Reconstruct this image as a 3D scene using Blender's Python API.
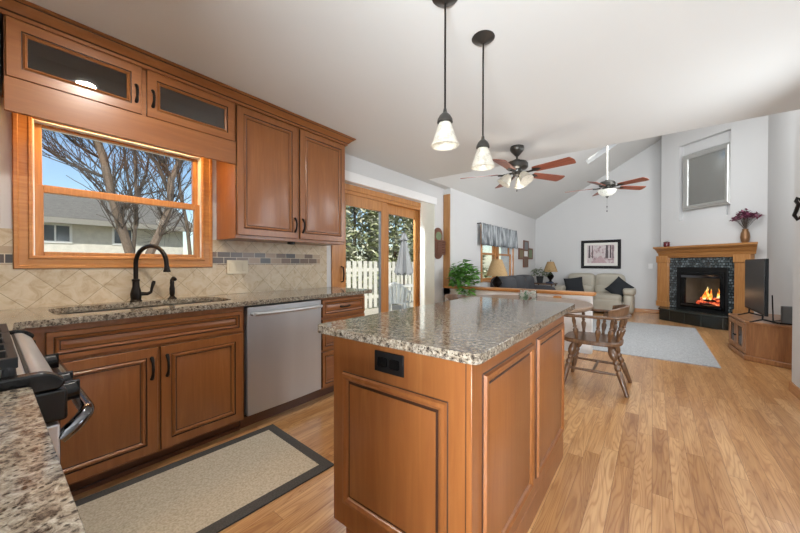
import bpy, bmesh, math, random
from mathutils import Vector, Matrix
R = math.radians
sc = bpy.context.scene
for o in list(bpy.data.objects): bpy.data.objects.remove(o)
COL = sc.collection

# ------------------------------------------------------------------ camera
FPX, YAW, PITCH, ROLL, CAMH = 324.28, 0.6638, -0.0084, 0.0011, 1.1709
_fw = Vector((-math.sin(YAW)*math.cos(PITCH), math.cos(YAW)*math.cos(PITCH), math.sin(PITCH)))
_r0 = Vector((math.cos(YAW), math.sin(YAW), 0)); _u0 = _r0.cross(_fw)
_rt = _r0*math.cos(ROLL) + _u0*math.sin(ROLL); _up = _rt.cross(_fw)
cam = bpy.data.objects.new('camera', bpy.data.cameras.new('camera')); COL.objects.link(cam)
cam.matrix_world = Matrix(((_rt.x, _up.x, -_fw.x, 0), (_rt.y, _up.y, -_fw.y, 0), (_rt.z, _up.z, -_fw.z, CAMH), (0, 0, 0, 1)))
cam.data.sensor_width = 36; cam.data.lens = FPX*36/800; cam.data.clip_start = 0.02; cam.data.clip_end = 300
sc.camera = cam
def ray(px, py): return _fw + _rt*((px-400)/FPX) - _up*((py-266.5)/FPX)
def on_x(px, py, x): d = ray(px, py); return Vector((0, 0, CAMH)) + d*(x/d.x)

# ------------------------------------------------------------------ light
sc.view_settings.view_transform = 'Standard'; sc.view_settings.look = 'None'
sc.view_settings.gamma = 1; sc.view_settings.use_curve_mapping = False
sc.view_settings.exposure = 0.3
wd = bpy.data.worlds.new('world'); sc.world = wd; wd.use_nodes = True
nt = wd.node_tree; bg = nt.nodes['Background']
sky = nt.nodes.new('ShaderNodeTexSky'); sky.sky_type = 'NISHITA'; sky.sun_disc = False
sky.sun_elevation = R(38); sky.sun_rotation = R(120); sky.air_density = 1.0; sky.dust_density = 0.6; sky.ozone_density = 2.0
nt.links.new(sky.outputs[0], bg.inputs[0]); bg.inputs[1].default_value = 0.135
def light(name, typ, loc, target, energy, size=1, sy=None, color=(1, 1, 1)):
    l = bpy.data.lights.new(name, typ); l.energy = energy; l.color = color
    if typ == 'AREA':
        l.size = size
        if sy: l.shape = 'RECTANGLE'; l.size_y = sy
    elif typ == 'POINT': l.shadow_soft_size = size
    o = bpy.data.objects.new(name, l); COL.objects.link(o); o.location = loc
    o.rotation_euler = (Vector(target)-Vector(loc)).to_track_quat('-Z', 'Y').to_euler()
    return o
sun = light('sun', 'SUN', (10, -8, 12), (0, 0, 0), 4.8, color=(1, .95, .87)); sun.data.angle = R(.6)
COOL = (.87, .945, 1)
light('added_fill_behind', 'AREA', (.5, -1.7, 1.7), (-1.6, 2.5, .9), 9, 1.1, 1.4, COOL)  # added fill lamp behind the camera; no window stands there
light('added_ceiling_fill', 'AREA', (.38, -1.5, .9), (-1.1, 1.9, 2.45), 115, .7, .6, COOL).data.spread = R(130)  # added unseen lamp, aimed upwards to brighten the ceiling
light('added_side_fill', 'AREA', (.99, 3.0, 1.45), (-2, 2.2, 1.5), 32, 1.4, 1.2, COOL)  # added lamp at the windowless right wall, standing in for daylight
light('added_patio_fill', 'AREA', (-3.75, 3.25, 2.9), (-.8, 2.6, .6), 230, 1.7, .6, COOL)  # added lamp outside above the patio door, strengthening its daylight
light('added_living_fill', 'AREA', (1.38, 5.6, 2.5), (-1.8, 7.0, 3.3), 88, 1.5, 2.0, (.94, .975, 1))  # added lamp by the solid side wall, brightening vault and living room
light('added_vault_fill', 'AREA', (.0, 5.5, 3.75), (.6, 6.8, .5), 48, 1.4, 1.0, (.94, .975, 1))  # added lamp under the vault, away from the skylight, to fill the room

# ------------------------------------------------------------------ materials
def lin(c):
    if isinstance(c, str): c = [int(c[i:i+2], 16)/255 for i in (0, 2, 4)]
    else: c = [v/255 for v in c]
    return [(v/12.92 if v <= .04045 else ((v+.055)/1.055)**2.4) for v in c] + [1]
class NT:
    def __init__(s, name):
        s.m = bpy.data.materials.new(name); s.m.use_nodes = True; s.t = s.m.node_tree
        s.b = s.t.nodes['Principled BSDF']; s.out = s.t.nodes['Material Output']
    def n(s, typ, **k):
        nd = s.t.nodes.new('ShaderNode'+typ)
        for a, v in k.items():
            if hasattr(nd, a): setattr(nd, a, v)
        return nd
    def l(s, a, b): s.t.links.new(a, b)
    def coords(s, axes='XYZ', scale=(1, 1, 1), rot=(0, 0, 0)):
        tc = s.n('TexCoord'); sp = s.n('SeparateXYZ'); s.l(tc.outputs['Object'], sp.inputs[0])
        cb = s.n('CombineXYZ')
        for i, a in enumerate(axes):
            if a in 'XYZ': s.l(sp.outputs['XYZ'.index(a)], cb.inputs[i])
        mp = s.n('Mapping'); s.l(cb.outputs[0], mp.inputs[0]); mp.inputs['Scale'].default_value = scale; mp.inputs['Rotation'].default_value = rot
        return mp.outputs[0]
    def noise(s, vec, scale, detail=4, rough=.5, dist=0):
        nd = s.n('TexNoise'); s.l(vec, nd.inputs['Vector']); nd.inputs['Scale'].default_value = scale
        nd.inputs['Detail'].default_value = detail; nd.inputs['Roughness'].default_value = rough; nd.inputs['Distortion'].default_value = dist
        return nd.outputs['Fac']
    def ramp(s, fac, stops, interp='LINEAR'):
        nd = s.n('ValToRGB'); s.l(fac, nd.inputs[0]); cr = nd.color_ramp; cr.interpolation = interp
        while len(cr.elements) < len(stops): cr.elements.new(.5)
        for e, (p, c) in zip(cr.elements, stops): e.position = p; e.color = lin(c)
        return nd.outputs[0]
    def mix(s, fac, a, b, mode='MIX'):
        nd = s.n('Mix'); nd.data_type = 'RGBA'; nd.blend_type = mode
        for i, v in ((0, fac), (6, a), (7, b)):
            if isinstance(v, bpy.types.NodeSocket): s.l(v, nd.inputs[i])
            else: nd.inputs[i].default_value = v
        return nd.outputs[2]
    def color(s, sock): s.l(sock, s.b.inputs['Base Color'])
    def bump(s, h, st=.2, d=.01):
        nd = s.n('Bump'); s.l(h, nd.inputs['Height']); nd.inputs['Strength'].default_value = st; nd.inputs['Distance'].default_value = d
        s.l(nd.outputs[0], s.b.inputs['Normal'])
    def setp(s, **k):
        for a, v in k.items(): s.b.inputs[a.replace('_', ' ')].default_value = v
def plain(name, c, rough=.5, metal=0, var=.06, vscale=6, bump=0, bscale=60, **k):
    s = NT(name); c0 = lin(c)
    v = s.coords(); f = s.noise(v, vscale, 3)
    a = [min(1, x*(1-var)) for x in c0[:3]]+[1]; b = [min(1, x*(1+var)) for x in c0[:3]]+[1]
    s.color(s.mix(f, a, b)); s.setp(Roughness=rough, Metallic=metal, **k)
    if bump: s.bump(s.noise(v, bscale, 4), bump, .01)
    return s.m
def wood(name, stops, axis='Z', rough=.35, scale=1, coat=.3, bump=.03, stretch=14):
    s = NT(name); sc_ = [stretch]*3; sc_['XYZ'.index(axis)] = 1.0
    v = s.coords(scale=[x*scale for x in sc_])
    f = s.noise(v, 2.2, 7, .6, .8); v2 = s.coords(); f2 = s.noise(v2, 1.7, 2)
    c = s.ramp(f, stops); c2 = s.mix(f2, [.88, .88, .88, 1], [1.1, 1.1, 1.1, 1])
    s.color(s.mix(1.0, c, c2, 'MULTIPLY')); s.setp(Roughness=rough, Coat_Weight=coat, Coat_Roughness=.2)
    if bump: s.bump(f, bump, .004)
    return s.m
M = {}
CAB = [(.25, '7f4a24'), (.55, '8b552b'), (.8, '986235')]
M['cab'] = wood('cabinet_maple', CAB, 'Z')
M['cab_h'] = wood('cabinet_maple_horizontal', CAB, 'Y')
M['cab_x'] = wood('cabinet_maple_cross', CAB, 'X')
M['glaze'] = plain('dark_glaze', '3c2213', .5)
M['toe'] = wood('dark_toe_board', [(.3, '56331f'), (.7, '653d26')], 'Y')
M['oak'] = wood('golden_oak', [(.2, '9e632f'), (.5, 'b3783e'), (.8, 'c58e50')], 'Z', .4, 1.6)
M['oak_y'] = wood('golden_oak_along', [(.2, '9e632f'), (.5, 'b3783e'), (.8, 'c58e50')], 'Y', .4, 1.6)
M['oak_x'] = wood('golden_oak_across', [(.2, '9e632f'), (.5, 'b3783e'), (.8, 'c58e50')], 'X', .4, 1.6)
M['post'] = wood('brown_post_wood', [(.2, '8f6236'), (.5, 'a57543'), (.8, 'b98a55')], 'Z', .45, 1.6)
M['chairwood'] = wood('old_brown_wood', [(.2, '412b1d'), (.5, '60442e'), (.8, '866346')], 'Z', .35, 1.5)
M['tvwood'] = wood('brown_oak', [(.2, '75492a'), (.5, '916038'), (.8, 'a87649')], 'Z', .45, 1.5)
M['tvwood_t'] = wood('brown_oak_top', [(.2, '7a4f30'), (.5, '94653f'), (.8, 'a87850')], 'Y', .4, 1.5)
M['blade'] = wood('cherry_blade', [(.2, '6d3424'), (.5, '8c4a33'), (.8, 'a05c42')], 'X', .4, 1.5)
M['wall'] = plain('grey_wall_paint', 'cbcac9', .7, var=.015, vscale=2, bump=.03, bscale=180)
M['ceil'] = plain('white_ceiling_paint', 'd2d1ce', .8, var=.012, vscale=2, bump=.03, bscale=160)
M['white'] = plain('white_trim_paint', 'e4e3e2', .45, var=.02)
M['offwhite'] = plain('off_white_vinyl', 'efece1', .5, var=.02)
M['blackiron'] = plain('oiled_bronze', '241f1c', .38, .7)
M['gunmetal'] = plain('dark_bronze', '4c4a47', .35, .8)
M['blackpl'] = plain('black_gloss_plastic', '0c0c0d', .25, Specular_IOR_Level=.3)
M['blackmat'] = plain('black_matte', '111112', .55, Specular_IOR_Level=.3)
M['chrome'] = plain('dark_chrome', '6d6e72', .12, 1)
M['alu'] = plain('brushed_frame_silver', 'c4c4c1', .38, .75)
M['lead'] = plain('cast_iron', '202022', .5, .3)
M['leaf'] = plain('green_leaf', '5f9340', .55, var=.35, vscale=25, Specular_IOR_Level=.2)
M['leaf2'] = plain('pale_green_leaf', '6f7d5c', .6, var=.45, vscale=25, Specular_IOR_Level=.2)
M['leather'] = plain('taupe_leather', 'a9a293', .45, var=.08, vscale=8, bump=.06, bscale=90)
M['greyfab'] = plain('charcoal_grey_fabric', '404145', .85, var=.15, vscale=30, bump=.15, bscale=200)
M['blackfab'] = plain('black_pillow_fabric', '24272b', .9, var=.15, vscale=30, bump=.1, bscale=150)
def valance_cloth():
    s = NT('grey_valance_fabric'); v = s.coords(scale=(1, 12, 1.2)); f = s.noise(v, 2.2, 4, .6); s.color(s.ramp(f, [(.36, '55585a'), (.5, '83878a'), (.62, 'aeb1b2')])); s.setp(Roughness=.85); return s.m  # vertical streaks paint the shade of the folds into the cloth colour
M['valfab'] = valance_cloth()
M['blue'] = plain('dark_blue_cloth', '39455c', .9, var=.15)
M['soil'] = plain('dark_soil', '33271d', .95)
M['pot'] = plain('white_ceramic_pot', 'd8d4cc', .35)
M['potdark'] = plain('dark_pot', '2c2d2e', .5)
M['plate'] = plain('almond_plate', 'd9cdb3', .4)
M['fire_brick'] = plain('sooty_firebrick', '5a554b', .9, var=.3, vscale=12)
M['slate'] = plain('dark_green_slate', '2c302d', .22, var=.4, vscale=10)
M['bark'] = plain('grey_brown_bark', '6f5f52', .9, var=.35, vscale=20, bump=.3, bscale=40)
M['twig'] = plain('brown_twig', '4e433b', .9, var=.3)
M['fence'] = plain('weathered_white_fence', 'cfcbc0', .75, var=.1, vscale=9)
M['patio'] = plain('white_patio_plastic', 'd4d2cc', .4)
M['umb'] = plain('grey_umbrella_cloth', '858587', .8, var=.15)
M['siding'] = plain('pale_stucco', 'cdc8be', .9, var=.22, vscale=7)
M['dkglass'] = plain('dark_house_glass', '39434a', .1)
M['grass'] = plain('winter_grass', '8f8a66', .95, var=.3, vscale=4)
M['deck'] = wood('deck_boards', [(.2, 'a59d90'), (.8, 'bdb5a6')], 'Y', .8, 1, 0)
M['ever'] = plain('evergreen_needles', '868c62', .8, var=.45, vscale=6)
M['ever2'] = plain('frosted_needles', 'bfbfa6', .8, var=.35, vscale=6)
M['maroon'] = plain('maroon_glass', '5a1f26', .25)
M['petal'] = plain('maroon_petal', '6a2c44', .7, var=.3)
M['petal2'] = plain('dusty_pink_petal', 'a56b80', .7, var=.3)
M['vase'] = plain('bronze_vase', '7a5636', .3, .4)
M['mantelwood'] = wood('mantel_oak', [(.2, '905e30'), (.5, 'a5703c'), (.8, 'b88550')], 'X', .4, 1.4)
M['pilwood'] = wood('pilaster_oak', [(.2, '9c673a'), (.5, 'b27b45'), (.8, 'c4915a')], 'Z', .4, 1.4)
M['mirror'] = plain('mirror_silvering', 'bcbebc', .16, 1, var=0)
M['rubber'] = plain('black_gasket', '0e0e0f', .6)
M['plaquewood'] = plain('red_brown_plaque', '6d4534', .5, var=.2)
M['olive'] = plain('muted_green_print', '6f7d5e', .7, var=.4, vscale=30)
M['sepia'] = plain('sepia_print', '7d7157', .7, var=.4, vscale=25)
M['sepia2'] = plain('brown_print', '6b5648', .7, var=.4, vscale=25)
M['mat_board'] = plain('cream_mat_board', 'd9d6cf', .8)
M['greydev'] = plain('grey_plastic', '6e7173', .45)
M['sinksteel'] = plain('sink_steel', 'b9b7b2', .28, .85)

def glass(name, tint='ffffff', rough=0.0, refl=.12, dens=1.0):
    s = NT(name); t = s.n('BsdfTransparent'); g = s.n('BsdfGlossy'); mx = s.n('MixShader'); lw = s.n('LayerWeight')
    t.inputs[0].default_value = [x*dens for x in lin(tint)[:3]]+[1]; g.inputs['Roughness'].default_value = rough
    mt = s.n('Math'); mt.operation = 'MULTIPLY_ADD'; pw = s.n('Math'); pw.operation = 'POWER'; s.l(lw.outputs['Facing'], pw.inputs[0]); pw.inputs[1].default_value = 4
    s.l(pw.outputs[0], mt.inputs[0]); mt.inputs[1].default_value = .55; mt.inputs[2].default_value = refl*.4; lw.inputs[0].default_value = .5
    s.l(mt.outputs[0], mx.inputs[0]); s.l(t.outputs[0], mx.inputs[1]); s.l(g.outputs[0], mx.inputs[2]); s.l(mx.outputs[0], s.out.inputs[0])
    return s.m
M['glass'] = glass('window_pane_glass', 'fbfdfc', .03, .05)
M['cabglass'] = glass('cabinet_glass', '9c8f86', .03, .5, .7)
M['acrylic'] = glass('clear_acrylic', 'f4f8f8', .02, .3, .95)
def frosted(name, c, em, strength):
    s = NT(name); s.setp(Roughness=.35); v = s.coords(); f = s.noise(v, 28, 4, .6, 1.5)
    s.color(s.ramp(f, [(.35, 'a8a195'), (.5, c), (.65, 'c4bdb0')])); s.b.inputs['Emission Color'].default_value = lin(em); s.b.inputs['Emission Strength'].default_value = strength
    s.setp(Transmission_Weight=.3); return s.m
M['shade_glass'] = frosted('swirled_lit_glass', 'cfcbbf', 'fff3dc', .05)
M['bowl_glass'] = frosted('frosted_bowl_glass', 'e9ebe6', 'f2f6ee', .22)
def emit(name, c, st):
    s = NT(name); s.setp(Roughness=.5); s.b.inputs['Base Color'].default_value = lin(c); s.b.inputs['Emission Color'].default_value = lin(c); s.b.inputs['Emission Strength'].default_value = st; return s.m
M['bulb'] = emit('lit_bulb', 'fff1d8', 1.6); M['led'] = emit('warm_led_strip', 'ffbe68', 8); M['downlight'] = emit('downlight_lens', 'fff6e8', 5)
def ember():
    s = NT('glowing_ember'); v = s.coords(); f = s.noise(v, 16, 4, .7); c = s.ramp(f, [(.4, '120a08'), (.5, 'c2331a'), (.6, 'ff7a3c'), (.7, 'ffd9a8')])
    s.l(c, s.b.inputs['Emission Color']); s.b.inputs['Emission Strength'].default_value = 1.1; s.color(s.ramp(f, [(.4, '2a1d18'), (.6, '6b5146')])); s.setp(Roughness=.9); return s.m
M['ember'] = ember()
def flame():
    s = NT('flame'); v = s.coords(); f = s.noise(v, 9, 2); c = s.ramp(f, [(.35, 'ff6a1c'), (.5, 'ffb84a'), (.65, 'fff0b4')])
    s.l(c, s.b.inputs['Emission Color']); s.b.inputs['Emission Strength'].default_value = 1.5; s.setp(Roughness=1); s.b.inputs['Base Color'].default_value = (0, 0, 0, 1); return s.m
M['flame'] = flame()
def lampshade():
    s = NT('tan_lamp_shade'); v = s.coords(); f = s.noise(v, 60, 3); s.color(s.ramp(f, [(.3, '9c8058'), (.7, 'b3956c')])); s.setp(Roughness=.9); return s.m
M['shade'] = lampshade()

def granite(name, sc_=1.0):
    s = NT(name); v = s.coords(scale=(sc_, sc_, sc_))
    big = s.noise(v, 11, 4, .6, .8); mid = s.noise(v, 62, 6, .75, .5); fine = s.noise(v, 95, 4, .7)
    base = s.ramp(mid, [(.34, '2b2624'), (.42, '5f564d'), (.49, '8a7f71'), (.57, 'a29a8c'), (.68, 'c0b9ae')])
    warm = s.ramp(big, [(.35, 'dccfc0'), (.5, 'f4f1ec'), (.65, 'e6e6e8')])
    c = s.mix(.8, base, warm, 'MULTIPLY')
    vo = s.n('TexVoronoi'); vo.feature = 'F1'; s.l(v, vo.inputs['Vector']); vo.inputs['Scale'].default_value = 110; vo.inputs['Randomness'].default_value = 1
    dk = s.ramp(vo.outputs['Distance'], [(.0, '2a2420'), (.22, '4d433b'), (.38, 'ffffff')])
    msk = s.ramp(fine, [(.50, 'ffffff'), (.57, '000000')])
    c = s.mix(msk, c, s.mix(.85, c, dk, 'MULTIPLY'))
    s.color(c); s.setp(Roughness=.10, Specular_IOR_Level=.3); return s.m
M['granite'] = granite('speckled_granite')

def floor_mat():
    s = NT('oak_strip_floor'); v0 = s.coords('YXZ'); sx = s.n('SeparateXYZ'); s.l(v0, sx.inputs[0])
    dv_ = s.n('Math'); dv_.operation = 'DIVIDE'; s.l(sx.outputs[1], dv_.inputs[0]); dv_.inputs[1].default_value = .083
    fl_ = s.n('Math'); fl_.operation = 'FLOOR'; s.l(dv_.outputs[0], fl_.inputs[0]); wn = s.n('TexWhiteNoise'); wn.noise_dimensions = '1D'; s.l(fl_.outputs[0], wn.inputs['W'])
    ad = s.n('Math'); ad.operation = 'MULTIPLY_ADD'; s.l(wn.outputs['Value'], ad.inputs[0]); ad.inputs[1].default_value = 3.7; s.l(sx.outputs[0], ad.inputs[2])
    cb0 = s.n('CombineXYZ'); s.l(ad.outputs[0], cb0.inputs[0]); s.l(sx.outputs[1], cb0.inputs[1]); s.l(sx.outputs[2], cb0.inputs[2]); v = cb0.outputs[0]
    br = s.n('TexBrick'); s.l(v, br.inputs['Vector']); br.offset = 0; br.squash = 1
    for k, x in (('Scale', 1), ('Mortar Size', .0009), ('Mortar Smooth', .1), ('Bias', 0), ('Brick Width', .85), ('Row Height', .083)): br.inputs[k].default_value = x
    br.inputs['Color1'].default_value = (0, 0, 0, 1); br.inputs['Color2'].default_value = (1, 1, 1, 1); br.inputs['Mortar'].default_value = (.5, .5, .5, 1)
    sp = s.n('SeparateColor'); s.l(br.outputs['Color'], sp.inputs[0]); rnd = sp.outputs[0]
    off = s.n('VectorMath'); off.operation = 'MULTIPLY_ADD'; cb = s.n('CombineXYZ')
    for i in range(3): s.l(rnd, cb.inputs[i])
    s.l(cb.outputs[0], off.inputs[0]); off.inputs[1].default_value = (17, 31, 9); s.l(v, off.inputs[2])
    mp = s.n('Mapping'); s.l(off.outputs[0], mp.inputs[0]); mp.inputs['Scale'].default_value = (1.1, 15, 1)
    g = s.noise(mp.outputs[0], 1.6, 8, .62, 1.1)
    mp2 = s.n('Mapping'); s.l(off.outputs[0], mp2.inputs[0]); mp2.inputs['Scale'].default_value = (1.0, 11, 1)
    ct = s.noise(mp2.outputs[0], 1.1, 1.5, .45, .25); mu = s.n('Math'); mu.operation = 'MULTIPLY'; s.l(ct, mu.inputs[0]); mu.inputs[1].default_value = 120
    si = s.n('Math'); si.operation = 'SINE'; s.l(mu.outputs[0], si.inputs[0]); ab = s.n('Math'); ab.operation = 'MULTIPLY_ADD'; s.l(si.outputs[0], ab.inputs[0]); ab.inputs[1].default_value = .5; ab.inputs[2].default_value = .5
    c1 = s.ramp(rnd, [(0, 'b38250'), (.3, 'c3935f'), (.55, 'cb9c69'), (.8, 'd4a876'), (1, 'bc8b58')])
    c2 = s.mix(1.0, c1, s.ramp(g, [(.3, 'd9cabb'), (.6, 'ffffff')]), 'MULTIPLY')
    c3 = s.mix(1.0, c2, s.ramp(ab.outputs[0], [(.0, 'e6d9cb'), (.28, 'f9f5f1'), (1, 'ffffff')]), 'MULTIPLY')
    c4 = s.mix(br.outputs['Fac'], c3, lin('7d5433'))
    s.color(c4); s.setp(Roughness=.3, Coat_Weight=.25, Coat_Roughness=.12); s.bump(g, .03, .003); return s.m
M['floor'] = floor_mat()
def tile_mat():
    s = NT('travertine_diagonal_tile'); v = s.coords('YZ0', rot=(0, 0, R(45)))
    br = s.n('TexBrick'); s.l(v, br.inputs['Vector']); br.offset = 0; br.squash = 1
    for k, x in (('Scale', 1), ('Mortar Size', .0018), ('Mortar Smooth', .3), ('Bias', 0), ('Brick Width', .155), ('Row Height', .155)): br.inputs[k].default_value = x
    br.inputs['Color1'].default_value = lin('c6b8a2'); br.inputs['Color2'].default_value = lin('d3c6b1'); br.inputs['Mortar'].default_value = lin('9f917b')
    vv = s.coords(); n1 = s.noise(vv, 14, 6, .65, .8)
    s.color(s.mix(1.0, br.outputs['Color'], s.ramp(n1, [(.3, 'd8c8b2'), (.5, 'f6f0e6'), (.7, 'ffffff')]), 'MULTIPLY')); s.setp(Roughness=.4); return s.m
M['tile'] = tile_mat()
def mosaic_mat(name, axes, w, h, cols, mortar, rough=.3, off=.5, scol=7.3, size=.002):
    s = NT(name); v = s.coords(axes)
    br = s.n('TexBrick'); s.l(v, br.inputs['Vector']); br.offset = off; br.squash = 1
    for k, x in (('Scale', 1), ('Mortar Size', size), ('Mortar Smooth', .1), ('Bias', 0), ('Brick Width', w), ('Row Height', h)): br.inputs[k].default_value = x
    br.inputs['Color1'].default_value = (0, 0, 0, 1); br.inputs['Color2'].default_value = (1, 1, 1, 1)
    sp = s.n('SeparateColor'); s.l(br.outputs['Color'], sp.inputs[0])
    c = s.ramp(sp.outputs[0], cols, 'CONSTANT'); s.color(s.mix(br.outputs['Fac'], c, lin(mortar))); s.setp(Roughness=rough); return s.m
M['mosaic'] = mosaic_mat('glass_stone_mosaic', 'YZ0', .105, .0515, [(0, '423e3d'), (.22, '6f5646'), (.4, '9a8068'), (.55, '524640'), (.7, 'a8937a'), (.85, '66503f')], 'c9bba3')
M['firetile'] = mosaic_mat('dark_pebble_tile', 'XZ0', .052, .05, [(0, '474e51'), (.25, '5a6265'), (.5, '3a4143'), (.75, '6c7477')], '1c1f20', .12, .5, size=.006)
M['hearthtile'] = mosaic_mat('dark_hearth_tile', 'XZ0', .3, .6, [(0, '1d201d'), (.5, '272b27')], '4a4d49', .2, 0, size=.004)
def steel():
    s = NT('brushed_stainless'); v = s.coords(scale=(40, 40, 1)); f = s.noise(v, 3, 3); v2 = s.coords(scale=(3, 3, .3)); f2 = s.noise(v2, 2, 2)
    s.color(s.mix(f2, lin('aeb0b3'), lin('c6c8ca'))); s.setp(Metallic=.75, Roughness=.36); s.bump(f, .04, .002); return s.m
M['steel'] = steel()
def fabric_noise(name, stops, scale, rough=.95):
    s = NT(name); v = s.coords(); f = s.noise(v, scale, 6, .7); s.color(s.ramp(f, stops)); s.setp(Roughness=rough); s.bump(f, .4, .006); return s.m
M['rug'] = fabric_noise('grey_loop_rug', [(.3, '8f9092'), (.5, 'a9aaab'), (.7, 'c0c1c1')], 55)
M['matc'] = fabric_noise('beige_mat_weave', [(.3, 'a0947f'), (.5, 'bdb19d'), (.7, 'd2c7b4')], 90)
M['matb'] = fabric_noise('charcoal_mat_border', [(.3, '3c3a38'), (.7, '55524f')], 120)
def roofmat():
    s = NT('grey_shingles'); v = s.coords('YXZ'); f = s.noise(v, 9, 5, .7); s.color(s.ramp(f, [(.3, '5c5955'), (.7, '77736c')])); s.setp(Roughness=.95); return s.m
M['roof'] = roofmat(); M['fascia'] = plain('grey_fascia', '8a867e', .7)
def print_mat(name, stops, scale):
    s = NT(name); v = s.coords(); f = s.noise(v, scale, 5, .7, .6); s.color(s.ramp(f, stops)); s.setp(Roughness=.5); return s.m
M['art'] = print_mat('pink_woodland_print', [(.3, '6a5a5b'), (.42, 'a58c8f'), (.5, 'cdbfbf'), (.6, 'bfb8b6'), (.72, '8a7779')], 9)
M['artdark'] = plain('print_tree_trunk', '54484a', .6)
M['artpath'] = plain('print_path', 'b59a9c', .6, var=.2, vscale=20)
M['snap'] = print_mat('colour_snapshot', [(.32, '4a4048'), (.42, 'b98f7c'), (.5, 'f0eeea'), (.6, '6f9a7c'), (.7, '4b4a5a')], 16)

# ------------------------------------------------------------------ mesh helpers
class MB:
    def __init__(s): s.v = []; s.f = []; s.mi = []
    def add(s, vs, fs, mi=0, xf=None):
        b = len(s.v)
        for p in vs:
            p = Vector(p); s.v.append(xf(p) if xf else p)
        for k, f in enumerate(fs): s.f.append([i+b for i in f]); s.mi.append(mi if not isinstance(mi, list) else mi[k])
        return s
    def box(s, x0, x1, y0, y1, z0, z1, mi=0, xf=None):
        vs = [(x, y, z) for x in (x0, x1) for y in (y0, y1) for z in (z0, z1)]
        return s.add(vs, [(0, 1, 3, 2), (4, 6, 7, 5), (0, 4, 5, 1), (2, 3, 7, 6), (0, 2, 6, 4), (1, 5, 7, 3)], mi, xf)
    def prism(s, poly, a0, a1, axis='Z', mi=0, xf=None):
        n = len(poly)
        def P(u, v, a): return {'Z': (u, v, a), 'Y': (u, a, v), 'X': (a, u, v)}[axis]
        vs = [P(u, v, a0) for u, v in poly] + [P(u, v, a1) for u, v in poly]
        fs = [list(range(n))[::-1], list(range(n, 2*n))] + [(i, (i+1) % n, n+(i+1) % n, n+i) for i in range(n)]
        return s.add(vs, fs, mi, xf)
    def tube(s, path, rad, n=10, mi=0, xf=None, closed=False, cap=True, flat=None):
        path = [Vector(p) for p in path]; m = len(path)
        if not isinstance(rad, (list, tuple)): rad = [rad]*m
        vs = []; prev = None
        for i, p in enumerate(path):
            a = path[(i-1) % m] if (closed or i > 0) else p; b = path[(i+1) % m] if (closed or i < m-1) else p
            t = (b-a).normalized()
            if prev is None:
                q = Vector((0, 0, 1)) if abs(t.z) < .9 else Vector((1, 0, 0)); u = t.cross(q).normalized()
            else:
                u = (prev - t*prev.dot(t)).normalized()
            prev = u; w = t.cross(u)
            for k in range(n):
                an = 2*math.pi*k/n; fu, fw2 = flat or (1, 1)
                vs.append(p + u*(math.cos(an)*rad[i]*fu) + w*(math.sin(an)*rad[i]*fw2))
        fs = []
        for i in range(m if closed else m-1):
            for k in range(n):
                j = (i+1) % m; fs.append((i*n+k, i*n+(k+1) % n, j*n+(k+1) % n, j*n+k))
        if cap and not closed: fs += [list(range(n))[::-1], list(range((m-1)*n, m*n))]
        return s.add(vs, fs, mi, xf)
    def cyl(s, p0, p1, r0, r1=None, n=16, mi=0, xf=None): return s.tube([p0, p1], [r0, r1 if r1 is not None else r0], n, mi, xf)
    def turned(s, p0, p1, prof, n=10, mi=0, xf=None):
        p0, p1 = Vector(p0), Vector(p1); return s.tube([p0.lerp(p1, t) for t, _ in prof], [r for _, r in prof], n, mi, xf)
    def lathe(s, prof, c=(0, 0, 0), n=24, mi=0, xf=None, cap=True):
        m = len(prof); vs = []
        for r, z in prof:
            for k in range(n): a = 2*math.pi*k/n; vs.append((c[0]+r*math.cos(a), c[1]+r*math.sin(a), c[2]+z))
        fs = [(i*n+k, i*n+(k+1) % n, (i+1)*n+(k+1) % n, (i+1)*n+k) for i in range(m-1) for k in range(n)]
        if cap:
            if prof[0][0] > 1e-4: fs.append(list(range(n))[::-1])
            if prof[-1][0] > 1e-4: fs.append(list(range((m-1)*n, m*n)))
        return s.add(vs, fs, mi, xf)
    def ball(s, c, r, n=12, mi=0, xf=None, e=1.0):
        r = (r, r, r) if not isinstance(r, (tuple, list)) else r; m = n//2+1; vs = []
        sg = lambda x: math.copysign(abs(x)**e, x)
        for i in range(m):
            th = math.pi*i/(m-1)
            for k in range(n):
                ph = 2*math.pi*k/n
                vs.append((c[0]+r[0]*sg(math.sin(th)*math.cos(ph)) if e == 1 else c[0]+r[0]*sg(math.sin(th))*sg(math.cos(ph)),
                           c[1]+r[1]*sg(math.sin(th)*math.sin(ph)) if e == 1 else c[1]+r[1]*sg(math.sin(th))*sg(math.sin(ph)),
                           c[2]+r[2]*sg(math.cos(th))))
        fs = [(i*n+k, i*n+(k+1) % n, (i+1)*n+(k+1) % n, (i+1)*n+k) for i in range(m-1) for k in range(n)]
        return s.add(vs, fs, mi, xf)
    def rings(s, u0, u1, v0, v1, prof, xf, mis, cap=None, back=True):
        """concentric rectangular rings: prof = [(inset, height)], mis = material of each strip; cap = material of the centre (None leaves a hole)"""
        vs = []; fs = []; ms = []
        for ins, h in prof:
            vs += [(u0+ins, v0+ins, h), (u1-ins, v0+ins, h), (u1-ins, v1-ins, h), (u0+ins, v1-ins, h)]
        for i in range(len(prof)-1):
            for k in range(4): fs.append((4*i+k, 4*i+(k+1) % 4, 4*i+4+(k+1) % 4, 4*i+4+k)); ms.append(mis[i])
        if cap is not None: e = 4*(len(prof)-1); fs.append((e, e+1, e+2, e+3)); ms.append(cap)
        if back: fs.append((3, 2, 1, 0)); ms.append(mis[0])
        return s.add(vs, fs, ms, xf)
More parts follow.
